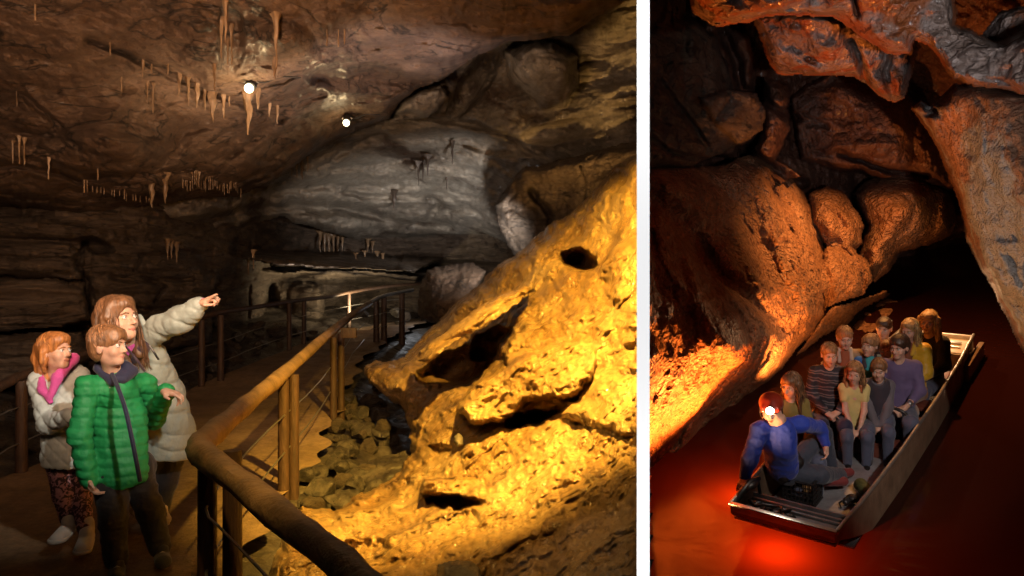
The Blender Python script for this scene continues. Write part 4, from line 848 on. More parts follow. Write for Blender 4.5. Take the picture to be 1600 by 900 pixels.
def hair_short(c, R, s, h, fringe=.0, vol=1.0):
    f = Field(h, .012); L = lambda x, y, z: c + R @ (np.array([x, y, z]) * s)
    f.ell(L(0, -.018, .038), np.array([.083, .099, .090]) * s * vol, R)
    f.ell(L(0, -.05, -.01), np.array([.074, .062, .085]) * s * vol, R, k=.03)
    f.ell(L(0, .035, .078 - fringe * .3), np.array([.064, .058, .040]) * s * vol, R, k=.03)
    if fringe: f.ell(L(0, .062, .056 - fringe), np.array([.060, .032, .028]) * s * vol, R, k=.02)
    f.ell(L(0, .112, -.028 - fringe * .8), np.array([.074, .080, .092]) * s, R, sub=True, k=.008)
    for sx in (-1, 1): f.ell(L(sx * .082, .018, -.045), np.array([.03, .040, .055]) * s, R, sub=True, k=.008)
    f.ell(L(0, 0, -.14), np.array([.12, .12, .06]) * s, R, sub=True, k=.01)
    return f
_LC = {}
def lightcopy(mat, g):
    if (mat.name, g) not in _LC:
        c = mat.copy(); c.name = mat.name + ('_light' if g > 1 else '_dark')
        for n_ in c.node_tree.nodes:
            if n_.type == 'VALTORGB':
                for e in n_.color_ramp.elements: e.color = [min(1, v * g) for v in e.color[:3]] + [1]
        _LC[(mat.name, g)] = c
    return _LC[(mat.name, g)]
def strands(parent, c, R, s, mat, n=200, long=0.0, seed=1, M4=None, fringe=0.0, vol=1.0, curl=0.0, side=1, r=.0026):
    rs_ = np.random.RandomState(seed); m = MB(); rad = np.array([.083, .100, .092]) * vol; cc = np.array([0, -.016, .036])
    for i in range(n):
        ph = rs_.uniform(0, 2 * math.pi); fr = math.cos(ph)                     # fr=1: towards the face
        end = 62 + fringe * 900 if fr > .55 else (88 if abs(fr) <= .55 and fr > -.2 else 118)
        if long and fr <= .55: end = 100
        end *= rs_.uniform(.8, 1.06); t0 = rs_.uniform(0, .55); k = rs_.uniform(.985, 1.045); wob = rs_.uniform(-.25, .25); pts = []
        for t in np.linspace(t0, 1, 6):
            th = math.radians(end * t); a = ph + wob * t + side * .35 * (1 - t)
            v = np.array([math.sin(th) * math.sin(a), math.sin(th) * math.cos(a) - .12 * math.cos(th), math.cos(th)]) * rad * k + cc
            if v[1] > .02 and fr > .3: v[2] = max(v[2], .052 - fringe)
            pts.append(v)
        if long and fr <= .6 and rs_.rand() < .8:
            v = pts[-1]; dr = np.array([v[0] * .3, v[1] * .15, 0])
            for q in (1, 2, 3, 4):
                f_ = q / 4; pts.append(v + dr * f_ + np.array([curl * math.sin(q * 2.1 + i), curl * math.cos(q * 1.7 + i), -long * f_ * k]) + rs_.uniform(-.006, .006, 3))
        P = [c + R @ (p * s) for p in pts]
        m.tube(P, [r * s * (1.2 if j < len(P) - 1 else .3) for j in range(len(P))], 4, cap=False)
    V_ = np.array(m.V)
    if M4 is not None: V_ = V_ @ M4[:3, :3].T + M4[:3, 3]
    pat = np.random.RandomState(seed + 1).rand(4000); ids = (np.arange(len(m.F)) // 24) % 4000
    return mesh('hair_strands', V_, np.array(m.F), [mat, lightcopy(mat, 1.9), lightcopy(mat, .55)], parent, True, np.where(pat[ids] < .35, 1, np.where(pat[ids] > .72, 2, 0)))
def hair_long(c, R, s, h, strands, fringe=.0, vol=1.0):
    f = hair_short(c, R, s, h, fringe, vol); L = lambda x, y, z: c + R @ (np.array([x, y, z]) * s)
    f.ops.pop()
    for pts, r0, r1 in strands:
        pts = [L(*p) for p in pts]; n = len(pts) - 1
        for i in range(n): f.cap(pts[i], pts[i + 1], (r0 + (r1 - r0) * i / n) * s, (r0 + (r1 - r0) * (i + 1) / n) * s, k=.02)
    return f
def strand_disp(c, a=.006, s=1.0, seed=0, d=(60, 60, 9)): return lambda V: a * fbm((V - c) * np.array(d), 3, seed, 'r')
def hand(f, wrist, d, n, s=1.0, side=1, pose='relax', k=None):
    """d: hand direction, n: palm normal (curl direction), thumb on side*(d x n)"""
    d = nrm(d); n = nrm(n - d * (np.asarray(n) @ d)); x = np.cross(d, n) * side; w = np.array(wrist, float)
    k = .006 * s if k is None else k
    P = lambda a, b, c: w + (x * a + d * b + n * c) * s
    f.cap(P(.022, .02, 0), P(.024, .075, 0), .019 * s, .016 * s, k=.012 * s); f.cap(P(-.018, .02, 0), P(-.022, .072, 0), .018 * s, .014 * s, k=.012 * s); f.cap(P(0, 0, 0), P(0, .075, 0), .022 * s, .016 * s, k=.015 * s)
    xs_ = (.031, .011, -.010, -.029); ln = (.070, .078, .072, .056); r = (.0092, .0094, .009, .0080)
    for i in range(4):
        c1, c2, c3 = {'relax': (25, 55, 80), 'flat': (5, 12, 18), 'point': (60, 150, 215), 'curl': (45, 105, 160), 'half': (35, 80, 110)}[pose]
        if pose == 'point' and i == 0: c1, c2, c3 = -4, 0, 4
        if pose == 'half': c1, c2, c3 = [(8, 18, 28), (35, 75, 105), (30, 70, 100), (28, 66, 95)][i]
        p = P(xs_[i], .078, 0); q = p
        for ang, fr, rr in ((c1, .44, 1), (c2, .32, .93), (c3, .24, .85)):
            a = math.radians(ang); q2 = q + (d * math.cos(a) + n * math.sin(a) + x * (.06 * (1.5 - i))) * ln[i] * fr * s
            f.cap(q, q2, r[i] * rr * s, r[i] * rr * .93 * s, k=.003 * s); q = q2
    a = P(.022, .018, .004); b = P(.050, .048, .018); c_ = P(.056, .078, .026) if pose != 'point' else P(.030, .075, .034)
    f.cap(a, b, .014 * s, .0115 * s, k=.008 * s); f.cap(b, c_, .011 * s, .0085 * s, k=.004 * s)
def limb(f, pts, rr, **k):
    for i in range(len(pts) - 1): f.cap(pts[i], pts[i + 1], rr[i], rr[i + 1], **k)
M['skin'] = plain('skin', (.60, .36, .26), .52, 0, .16, 26, .0006, 160, sss=.12)
M['eyewhite'] = plain('eye_white', (.75, .73, .70), .2, 0, .02, 3, 0); M['iris'] = plain('dark_iris', (.03, .02, .015), .15, 0, 0, 3, 0)
M['lips'] = plain('lips', (.50, .20, .16), .4, 0, .08, 9, 0)
def hairmat(n, c): return plain(n, c, .42, 0, .55, 70, .004, 160, (1, 1, .12), spec=.6)
M['brown_hair'] = hairmat('brown_hair', (.15, .075, .035)); M['red_hair'] = hairmat('ginger_hair', (.42, .17, .05)); M['mid_hair'] = hairmat('chestnut_hair', (.22, .11, .05))
M['blond_hair'] = hairmat('blond_hair', (.48, .30, .13)); M['dark_hair'] = hairmat('dark_hair', (.05, .025, .015)); M['sandy_hair'] = hairmat('sandy_hair', (.30, .16, .07))
def cloth(n, c, rough=.75, **k): return plain(n, c, rough, 0, k.pop('var', .12), k.pop('scale', 8), k.pop('bump', .0015), k.pop('bscale', 90), sheen=k.pop('sheen', .2), **k)

# --- left cave: three visitors on the path
def V3(*a): return np.array(a, float)
def person_root(f, label, group=None):
    o = fobj(f, 'person', M['skin']); return tag(o, label, 'person', group)
def shoe(parent, heel, toe, w, mats, h=.05, up=V3(0, 0, 1)):
    heel, toe = np.array(heel, float), np.array(toe, float); d = nrm(toe - heel)
    f = Field(.006, .015); f.cap(heel, toe, w * .95, w, flat=(up, .8)); f.cap(heel + up * h * .8, heel + d * .05 + up * h * .8, w * .9, w * .8); f.cap(heel + up * h * 1.5, heel + up * h * 1.6, w * .85)
    f.cut(heel - up * w * .62, -up); o = fobj(f, 'shoe', mats[0], parent)
    f = Field(.006, .01); f.cap(heel, toe + d * .005, w * 1.1, w * 1.12, flat=(up, .8)); f.cut(heel - up * w * .35, up); f.cut(heel - up * w * .86, -up); fobj(f, 'sole', mats[1], o)
    m = MB(); x = np.cross(d, up); L_ = np.linalg.norm(toe - heel)
    for i in range(4):
        t = .35 + .13 * i; p = heel + d * L_ * t + up * (w * .93 - .016 * i + h * .35 * (1 - t)); m.tube([p - x * w * .5 - up * .008, p + up * .004, p + x * w * .5 - up * .008], .0035, 5)
    m.build('laces', mats[2], o); return o
white = cloth('white_shoe', (.62, .58, .55)); wsole = cloth('white_sole', (.70, .68, .64)); blk = cloth('black_canvas', (.03, .03, .032)); lace = cloth('shoe_lace', (.55, .52, .48))
UPW = V3(0, 0, 1)
# boy in green
hc = PL(170, 541, 4.50); HF = nrm(V3(1, -.06, .04)); R = frame(HF, nrm(V3(.02, 0, 1))); hs = 1.0
hs = .90
f = Field(.0055, .02); head_prims(f, hc, R, hs, child=True)
nk = PL(176, 582, 4.58); ch = PL(182, 640, 4.64); pv = PL(192, 730, 4.62)
sl, sr = PL(137, 604, 4.48), PL(226, 600, 4.82); el, wl, hl = PL(124, 680, 4.42), PL(138, 745, 4.46), PL(150, 778, 4.46)
er, wr_ = PL(238, 655, 4.95), PL(258, 612, 4.62)
f.cap(hc - V3(0, 0, .06), nk, .042, .045, k=.02); f.cap(nk, ch, .05, .10); f.cap(ch, pv, .09, .08)
limb(f, [sl, el, wl], [.04, .032, .024]); limb(f, [sr, er, wr_], [.04, .032, .022])
hand(f, wl, PL(152, 782, 4.46) - wl, V3(1, .2, 0), .86, 1, 'relax'); hand(f, wr_, nrm(V3(1.0, -.25, -.15)), V3(.1, -.1, -1), .92, -1, 'half')
hipl, hipr = PL(174, 745, 4.6), PL(214, 745, 4.7); kl, kr = PL(177, 815, 4.54), PL(236, 800, 4.72); al, ar = PL(181, 880, 4.52), PL(250, 862, 4.66)
limb(f, [hipl, kl, al], [.05, .04, .03]); limb(f, [hipr, kr, ar], [.05, .04, .03])
boy = person_root(f, 'boy in a bright green puffer jacket looking right beside the handrail'); face_bits(boy, hc, R, hs, M['mid_hair'], look=.1)
hb = fobj(hair_short(hc, R, hs, .0055, .016, 1.0), 'hair', M['mid_hair'], boy, strand_disp(hc, .005, 1, 3, (38, 38, 16))); strands(hb, hc, R, hs, M['mid_hair'], 900, 0, 3, None, .022, 1.03, r=.0021)
M['green'] = cloth('green_nylon', (.012, .26, .075), .62, sheen=0, var=.14, bump=.0045, bscale=30); M['navy'] = cloth('navy_lining', (.02, .022, .06)); M['denim'] = cloth('dark_jeans', (.016, .015, .019))
TF = nrm(V3(.45, -.9, 0)); TS = np.cross(TF, UPW)
f = Field(.007, .03)
f.cap(PL(180, 610, 4.63), PL(186, 655, 4.62), .108, .128, flat=(TF, .68)); f.cap(PL(186, 655, 4.62), PL(190, 735, 4.60), .130, .134, flat=(TF, .72))
f.cap(sl, sr, .058, .058); f.cap(PL(180, 590, 4.6), PL(180, 612, 4.6), .075, .1)
limb(f, [sl, el, PL(139, 752, 4.46)], [.050, .050, .040]); limb(f, [sr, PL(240, 655, 4.96), PL(259, 612, 4.65)], [.054, .054, .042])
f.ell(hc, (.085, .095, .12), sub=True, k=.01); f.cap(nk + V3(0, 0, .04), nk + V3(0, 0, .2), .062, .09, sub=True, k=.01)
f.cut(PL(190, 763, 4.55), V3(.18, 0, -1))
jk = fobj(f, 'jacket', M['green'], boy, quilt(.052, .008, (.12, 0, 1), .008, 3))
def edge_tube(name, pts, r, mat, parent, n=6, sm=5):
    m = MB(); m.tube(smooth_path(pts, sm), r, n); return m.build(name, mat, parent)
zx = [nk + TF * .075 + V3(0, 0, .0), PL(186, 610, 4.37), PL(196, 640, 4.27), PL(205, 680, 4.24), PL(213, 720, 4.23), PL(219, 752, 4.25)]
edge_tube('zip', zx, .011, M['navy'], jk)
f = Field(.006, .02)
for a in np.linspace(-2.5, 2.5, 14):
    pass
ringc = nk + V3(0, 0, .022)
f.cap(ringc - TS * .06 + V3(0, 0, .012), ringc - TF * .075 + V3(0, 0, .03), .026); f.cap(ringc - TF * .075 + V3(0, 0, .03), ringc + TS * .06 + V3(0, 0, .012), .026)
f.cap(ringc - TS * .065, ringc + TF * .085 - V3(0, 0, .065), .026, .016); f.cap(ringc + TS * .065, ringc + TF * .085 - V3(0, 0, .065), .026, .016)
f.cap(ringc - TS * .09 - V3(0, 0, .02), ringc - TS * .05 + TF * .06 - V3(0, 0, .05), .034, .028)
fobj(f, 'collar', M['navy'], jk, wr(.003))
f = Field(.006, .02); f.cap(nk, nk + TF * .045 - V3(0, 0, .075), .058, .045, flat=(TF, .7)); fobj(f, 'shirt', cloth('white_shirt', (.6, .58, .56)), boy)
f = Field(.007, .02); limb(f, [hipl, kl, al + V3(0, 0, .02)], [.088, .068, .056]); limb(f, [hipr, kr, ar + V3(0, 0, .02)], [.088, .068, .054]); f.cap(hipl + V3(0, 0, .05), hipr + V3(0, 0, .05), .10)
fobj(f, 'trousers', M['denim'], boy, wr(.009, 9, 4, (1, 1, 2)))
shoe(boy, al + V3(0, .02, -.035), PL(181, 905, 4.34), .043, (blk, wsole, lace)); shoe(boy, ar + V3(0, .02, -.03), PL(255, 878, 4.48), .043, (blk, wsole, lace))
# girl in pale coat
hc = PL(87, 549, 4.86); HF = nrm(V3(.97, -.20, .08)); R = frame(HF, UPW); hs = .88
f = Field(.0058, .02); head_prims(f, hc, R, hs, child=True, fem=True)
nk = PL(88, 588, 4.92); ch = PL(96, 640, 4.95); pv = PL(104, 715, 4.95); sl, sr = PL(62, 596, 4.88), PL(125, 594, 5.02)
el, wl = PL(76, 662, 4.78), PL(118, 648, 4.60)
f.cap(hc - V3(0, 0, .06), nk, .038, .042, k=.02); f.cap(nk, ch, .05, .09); f.cap(ch, pv, .085, .08); limb(f, [sl, el, wl], [.036, .03, .022]); limb(f, [sr, PL(135, 660, 5.1), PL(138, 700, 5.0)], [.036, .03, .022])
hand(f, wl, V3(1, -.1, .1), V3(0, 1, -.3), .8, 1, 'relax'); hand(f, PL(138, 700, 5.0), V3(0, -.2, -1), V3(0, 1, 0), .8, 1, 'relax')
hl_, hr_ = PL(93, 722, 4.95), PL(122, 722, 5.0); kl, kr = PL(99, 772, 4.92), PL(127, 780, 4.98); al, ar = PL(106, 815, 4.92), PL(133, 832, 4.86)
limb(f, [hl_, kl, al], [.05, .038, .028]); limb(f, [hr_, kr, ar], [.05, .038, .028])
girl = person_root(f, 'ginger girl in a pale quilted coat and pink hood lining looking right'); face_bits(girl, hc, R, hs, M['red_hair'], look=.15, smile=True)
f = hair_long(hc, R, hs, .0058, [([(0, -.10, .03), (0, -.13, -.04), (0, -.12, -.12), (.01, -.08, -.19)], .05, .03), ([(.08, -.02, .0), (.078, -.03, -.06), (.05, -.05, -.12)], .022, .014), ([(-.08, -.02, .0), (-.078, -.03, -.06), (-.05, -.05, -.12)], .022, .014)], 0, 1.0)
hb = fobj(f, 'hair', M['red_hair'], girl, strand_disp(hc, .004, 1, 5, (40, 40, 12))); strands(hb, hc, R, hs, M['red_hair'], 700, 0, 5, None, 0, 1.0, r=.0021)
M['palecoat'] = cloth('pale_grey_green_coat', (.48, .55, .55), .6, sheen=.1, bump=.004, bscale=30); M['pink'] = cloth('pink_fleece', (.62, .09, .36), .9, bump=.004, bscale=120)
f = Field(.007, .03); TF = nrm(V3(.4, -.9, 0))
f.cap(PL(96, 612, 4.94), PL(102, 650, 4.95), .10, .118, flat=(TF, .75)); f.cap(PL(102, 650, 4.95), PL(108, 722, 4.94), .120, .142, flat=(TF, .8)); f.cap(sl, sr, .052)
limb(f, [sl, el, PL(112, 650, 4.62)], [.058, .055, .044]); limb(f, [sr, PL(135, 660, 5.1), PL(138, 690, 5.0)], [.058, .052, .042])
f.cap(nk + V3(-.09, .07, -.01), nk + V3(.06, .10, .0), .055); f.cap(nk + V3(-.1, .02, -.02), nk + V3(-.03, -.07, -.06), .04, .03)
f.cap(nk + V3(.0, -.03, .02), nk + V3(.01, -.04, .2), .05, .08, sub=True, k=.01)
f.cut(PL(108, 729, 4.9), V3(-.1, 0, -1)); gc = fobj(f, 'coat', M['palecoat'], girl, diamond(.085, .010))
f = Field(.006, .02); f.cap(nk + V3(-.085, -.01, .045), nk + V3(-.01, -.115, -.06), .026, .020); f.cap(nk + V3(.085, .02, .10), nk + V3(.06, -.09, .0), .030, .028); f.cap(nk + V3(.06, -.09, .0), nk + V3(.045, -.125, -.10), .026, .016); f.cap(nk + V3(-.01, -.115, -.06), nk + V3(.045, -.125, -.13), .018, .012); f.cap(nk + V3(-.085, .0, .04), nk + V3(0, .08, .08), .03); f.cap(nk + V3(.085, .02, .10), nk + V3(0, .08, .08), .03)
fobj(f, 'hood_lining', M['pink'], gc, wr(.004, 30))
def _leg(nt, b):
    co = coords(nt, (1, 1, 1)); v = N(nt, 'ShaderNodeTexNoise', Scale=42.0, Detail=2.0, Distortion=1.0); nt.links.new(co, v.inputs['Vector'])
    nt.links.new(ramp(nt, v.outputs[0], [(.47, (.04, .02, .03)), (.56, (.42, .22, .26))]), b.inputs['Base Color'])
M['leggings'] = plain('patterned_leggings', (.1, .06, .07), .7, pat=_leg)
f = Field(.007, .02); limb(f, [hl_, kl, al + V3(0, 0, .015)], [.075, .055, .040]); limb(f, [hr_, kr, ar + V3(0, 0, .015)], [.075, .055, .040]); f.cap(hl_ + V3(0, 0, .05), hr_ + V3(0, 0, .05), .08)
fobj(f, 'leggings', M['leggings'], girl, wr(.003))
shoe(girl, al + V3(.01, .02, -.02), PL(90, 843, 4.72), .044, (white, wsole, lace)); shoe(girl, ar + V3(0, .02, -.03), PL(129, 858, 4.70), .044, (white, wsole, lace))
# woman pointing
hc = PL(186, 499, 4.78); HF = nrm(V3(.92, -.36, .16)); R = frame(HF, nrm(V3(-.20, 0, 1))); hs = 1.07
f = Field(.0062, .02); head_prims(f, hc, R, hs, fem=True)
nk = PL(208, 543, 4.95); ch = PL(228, 580, 5.1); pv = PL(262, 680, 5.4); sl, sr = PL(176, 556, 5.15), PL(246, 514, 4.95)
er, wr_ = PL(282, 500, 4.86), PL(317, 474, 4.78); f.cap(hc + V3(.01, 0, -.07), nk, .045, .05, k=.02); f.cap(nk, ch, .055, .10); f.cap(ch, pv, .10, .10)
limb(f, [sr, er, wr_], [.045, .036, .026]); limb(f, [sl, PL(170, 620, 5.3), PL(185, 660, 5.2)], [.045, .036, .026]); hand(f, PL(185, 660, 5.2), V3(.5, -.5, -1), V3(0, 1, 0), .95, 1, 'relax')
hd = PL(347, 457, 4.72) - wr_; hand(f, wr_, hd, V3(.25, .15, -1), .98, -1, 'point')
hl_, hr_ = PL(240, 700, 5.4), PL(270, 700, 5.5); limb(f, [hl_, PL(232, 745, 5.45), PL(222, 785, 5.5)], [.06, .05, .035]); limb(f, [hr_, PL(258, 755, 5.5), PL(250, 800, 5.5)], [.06, .05, .035])
woman = person_root(f, 'woman with long brown hair in a sage padded coat pointing ahead'); face_bits(woman, hc, R, hs, M['brown_hair'], look=.1, smile=True)
f = hair_long(hc, R, hs, .0062, [([(.082, -.01, .02), (.085, -.01, -.06), (.075, .03, -.14), (.06, .07, -.23)], .026, .022), ([(-.082, -.01, .02), (-.095, -.01, -.06), (-.10, -.01, -.14), (-.09, .0, -.20)], .03, .026), ([(0, -.10, .02), (0, -.11, -.08), (.0, -.10, -.18)], .06, .05), ([(-.05, -.09, .02), (-.07, -.09, -.08), (-.08, -.07, -.18)], .05, .04), ([(.06, .02, .08), (.085, .02, .02)], .02, .02)], 0, 1.02)
hb = fobj(f, 'hair', M['brown_hair'], woman, strand_disp(hc, .007, 1, 7, (34, 34, 9))); strands(hb, hc, R, hs, M['brown_hair'], 800, .30, 7, None, 0, 1.04, .010, r=.0021)
M['sage'] = cloth('sage_padded_coat', (.31, .36, .33), .55, sheen=.05, bump=.005, bscale=28); M['plum'] = cloth('plum_yoke', (.055, .035, .055), .4)
f = Field(.0075, .035); TF = nrm(V3(.35, -.93, .1))
f.cap(PL(222, 560, 5.05), PL(238, 620, 5.2), .135, .17, flat=(TF, .8)); f.cap(PL(238, 620, 5.2), PL(258, 695, 5.35), .175, .195, flat=(TF, .8)); f.cap(PL(190, 556, 5.1), PL(240, 522, 4.97), .066)
limb(f, [sr, er, PL(311, 478, 4.79)], [.076, .070, .050], puff=(3, .006)); limb(f, [sl, PL(170, 620, 5.3), PL(185, 655, 5.2)], [.07, .06, .05])
f.cap(nk + V3(-.06, .05, .0), nk + V3(.07, .03, .03), .06); f.cap(nk + V3(-.01, -.06, .01), hc, .065, .09, sub=True, k=.01)
f.cut(PL(258, 714, 5.3), V3(-.12, 0, -1)); wc = fobj(f, 'coat', M['sage'], woman, quilt(.11, .012, (.3, 0, 1), .006, 8))
f = Field(.0062, .02); f.cap(PL(220, 546, 4.92), PL(232, 530, 4.94), .038, .030); f.cap(PL(208, 562, 4.93), PL(222, 545, 4.90), .028, .04); fobj(f, 'yoke', M['plum'], wc, wr(.003))
f = Field(.006, .02); f.cap(nk + V3(-.05, -.055, .02), nk + V3(-.02, -.11, -.07), .024, .02); f.cap(nk + V3(.03, -.07, .02), nk + V3(-.02, -.11, -.07), .02); fobj(f, 'fleece_collar', M['pink'], wc, wr(.003, 30))
f = Field(.006, .01); f.cap(PL(309, 479, 4.79), PL(314, 476, 4.785), .036); f2 = fobj(f, 'cuff', M['plum'], wc); f = Field(.006, .01); f.cap(PL(314, 476, 4.785), PL(319, 473, 4.78), .030, .028); fobj(f, 'inner_cuff', M['pink'], wc)
f = Field(.006, .02); f.cap(PL(217, 496, 4.93), PL(223, 506, 4.93), .022, .022, flat=(TF, .5)); fobj(f, 'collar_flap', M['sage'], wc)
edge_tube('zip', [PL(234, 540, 4.80), PL(241, 551, 4.80), PL(248, 562, 4.82)], .006, M['black'], wc); edge_tube('zip', [PL(196, 542, 4.75), PL(212, 560, 4.72), PL(226, 580, 4.78)], .007, M['plum'], wc)
f = Field(.0075, .02); limb(f, [hl_, PL(232, 745, 5.45), PL(222, 780, 5.5)], [.09, .07, .055]); limb(f, [hr_, PL(258, 755, 5.5), PL(250, 795, 5.5)], [.09, .07, .055]); fobj(f, 'trousers', M['denim'], woman, wr(.006))
shoe(woman, PL(222, 790, 5.5), PL(214, 797, 5.3), .045, (white, wsole, lace)); shoe(woman, PL(252, 803, 5.5), PL(256, 812, 5.32), .045, (white, wsole, lace))

# --- right cave: seated visitors, built facing local -y then set down in the boat
def Mloc(pos, yaw=0.0, lean=0.0):
    c, s_ = math.cos(math.radians(yaw)), math.sin(math.radians(yaw)); B = np.stack([RT, FW, UP], 1)
    Rz = np.array([[c, -s_, 0], [s_, c, 0], [0, 0, 1]]); a = math.radians(lean); Ry = np.array([[math.cos(a), 0, math.sin(a)], [0, 1, 0], [-math.sin(a), 0, math.cos(a)]])
    M4 = np.eye(4); M4[:3, :3] = B @ Rz @ Ry; M4[:3, 3] = pos; return M4
def seated(label, px, py, ztop, s, top, hairfn, hairm, yaw=0, hyaw=0, hpitch=0, child=False, fem=False, legs=None, arms='lap', puffy=1.0, topdisp=None, extra=None, sleeve=1.0, lean=0, htilt=0, hands=True, wide=1.0, torsodrop=0):
    """px,py = centre of the head in the photo, ztop = height of the head centre over the gunwale, s = body scale"""
    pos = PR(px, py, ztop) if ztop > 3 else PZ(px, py, ztop); M4 = Mloc(pos, yaw, lean); S = lambda *a: np.array(a, float) * s
    a = math.radians(hyaw); b = math.radians(hpitch); HF_ = V3(math.sin(a) * math.cos(b), -math.cos(a) * math.cos(b), math.sin(b)); R_ = frame(HF_, V3(math.sin(math.radians(htilt)), 0, 1))
    hscale = s * (1.12 if child else 1.0); c0 = V3(0, 0, 0); hres = .0075
    f = Field(hres, .02); head_prims(f, c0, R_, hscale, child, fem)
    w = (.128 if fem else .142) * wide; w = .112 * wide if child else w
    nk, sh = S(0, .03, -.125), [S(-w, .05, -.215), S(w, .05, -.215)]
    f.cap(S(0, .0, -.06), nk, .046 * s, .048 * s, k=.02); f.cap(nk, S(0, .05, -.3), .05 * s, .09 * s); f.cap(S(0, .05, -.3), S(0, .06, -.66), .09 * s, .09 * s)
    if arms == 'lap': el = [S(-w - .045, .0, -.45), S(w + .045, .0, -.45)]; wr2 = [S(-.055, -.24, -.555), S(.065, -.23, -.545)]
    elif arms == 'down': el = [S(-w - .04, .02, -.47), S(w + .04, .02, -.47)]; wr2 = [S(-.10, -.18, -.62), S(.10, -.18, -.62)]
    elif arms == 'between': el = [S(-w + .01, -.06, -.45), S(w - .01, -.06, -.45)]; wr2 = [S(-.03, -.20, -.66), S(.035, -.20, -.66)]
    for i in (0, 1): limb(f, [sh[i], el[i], wr2[i]], [.040 * s, .035 * s, .024 * s])
    if hands:
        hand(f, wr2[0], V3(.75, -.45, -.35), V3(.1, .3, -1), .92 * s, 1, 'half'); hand(f, wr2[1], V3(-.75, -.45, -.35), V3(-.1, .3, -1), .92 * s, -1, 'relax')
    hip = [S(-.09, .05, -.70), S(.09, .05, -.70)]; kn = [S(-.11, -.34, -.66), S(.11, -.34, -.66)]; ft = [S(-.10, -.34, -1.02), S(.10, -.34, -1.02)]
    for i in (0, 1): limb(f, [hip[i], kn[i], ft[i]], [.06 * s, .05 * s, .03 * s])
    p = fobj(f, 'person', M['skin'], None, None, M4); tag(p, label, 'person', 'visitors seated in the boat')
    face_bits(p, c0, R_, hscale, hairm, M4=M4)
    hb = fobj(hairfn(c0, R_, hscale * .97, hres), 'hair', hairm, p, strand_disp(c0, .005, 1, int(px), (45, 45, 20)), M4); strands(hb, c0, R_, hscale, hairm, 150, .2 if hairfn.__name__ == 'g' else 0, int(px), M4, .01, .98, .012, 1, .0034)
    f = Field(.0095, .03); g = .02 * puffy
    f.cap(S(0, .05, -.27), S(0, .06, -.45), (w * .84 + g), (w * .82 + g), flat=(V3(0, 1, 0), .72)); f.cap(S(0, .06, -.45), S(0, .05, -.68), w * .82 + g, (w * .92 + g), flat=(V3(0, 1, 0), .8)); f.cap(sh[0], sh[1], .048 * s + g * .5)
    for i in (0, 1):
        e2 = el[i] + (wr2[i] - el[i]) * (sleeve - .5) * 2 * .92 if sleeve > .5 else None
        if sleeve > .5: limb(f, [sh[i], el[i], e2], [.050 * s + g * .6, .044 * s + g * .5, .032 * s + g * .4])
        else: f.cap(sh[i], sh[i] + (el[i] - sh[i]) * sleeve * 1.1, .052 * s + g * .5, .048 * s + g * .4)
    f.ell(S(0, -.03, -.10), S(.062, .07, .075), sub=True, k=.008); f.cap(c0, S(0, -.005, -.09), .062 * s, .05 * s, sub=True, k=.008)
    t = fobj(f, 'jacket' if puffy > 1.2 else 'shirt', top, p, topdisp or wr(.006, 11, int(px)), M4)
    f = Field(.0095, .03)
    for i in (0, 1): limb(f, [hip[i], kn[i], ft[i]], [.088 * s, .068 * s, .048 * s])
    f.cap(hip[0], hip[1], .095 * s); fobj(f, 'trousers', legs or M['jeans'], p, wr(.006, 10, 3), M4)
    m = MB()
    for i in (0, 1): m.ball(ft[i] + S(0, -.06, -.015), S(.045, .11, .045), 12)
    mesh('shoes' if False else 'footwear', np.array(m.V) @ M4[:3, :3].T + M4[:3, 3], m.F, M['black'], p)
    if extra: extra(p, M4, S, R_, hscale, t)
    return p
M['jeans'] = cloth('blue_jeans', (.07, .085, .14)); 
def short(fr=.0, v=1.0): return lambda c, R, s, h: hair_short(c, R, s, h, fr, v)
def longh(r=.03, ln=.26, spread=.09, fr=0, v=1.0, curly=0):
    def g(c, R, s, h):
        st = []
        for sx in (-1, 1): st.append(([(sx * .08, -.01, .03), (sx * (spread), 0, -.06), (sx * (spread + curly), .015, -.15), (sx * (spread + curly * .5), .03, -ln)], r, r * .7))
        st.append(([(0, -.09, .02), (0, -.11, -.08), (0, -.10, -ln)], .06, .055)); return hair_long(c, R, s, h, st, fr, v)
    return g
def stripes(nt, b):
    co = nt.nodes.new('ShaderNodeTexCoord'); mp = nt.nodes.new('ShaderNodeMapping'); mp.inputs['Rotation'].default_value = (-TH, 0, 0)
    nt.links.new(co.outputs['Object'], mp.inputs[0]); w = N(nt, 'ShaderNodeTexWave', Scale=4.2, Distortion=1.6, bands_direction='Z'); w.inputs['Detail Scale'].default_value = 3
    nt.links.new(mp.outputs[0], w.inputs['Vector']); nt.links.new(ramp(nt, w.outputs[1], [(.35, (.02, .02, .028)), (.6, (.10, .09, .12)), (.8, (.20, .15, .13)), (.95, (.03, .03, .04))]), b.inputs['Base Color'])
M['stripe'] = plain('striped_jumper', (.1, .1, .1), .8, pat=stripes)
def watch(p, M4, S, R_, s, t):
    q = S(.095, -.18, -.525); m = MB(); m.tube([q - S(.012, .016, .006), q + S(.012, .016, .006)], .031, 14); mesh('watch', np.array(m.V) @ M4[:3, :3].T + M4[:3, 3], m.F, M['steel'], p)
def openjacket(col, inner):
    def g(p, M4, S, R_, s, t):
        f = Field(.009, .02); f.cap(S(0, -.02, -.17), S(0, -.085, -.32), .05 * s, .060 * s, flat=(V3(0, 1, 0), .6)); f.cap(S(0, -.085, -.32), S(0, -.10, -.5), .06 * s, .05 * s, flat=(V3(0, 1, 0), .6)); fobj(f, 'inner_top', inner, p, wr(.003), M4)
        f = Field(.009, .02)
        for sx in (-1, 1): f.cap(S(sx * .055, .02, -.13), S(sx * .06, -.075, -.24), .026 * s, .022 * s)
        fobj(f, 'collar', col, t, None, M4)
    return g
C_ = cloth
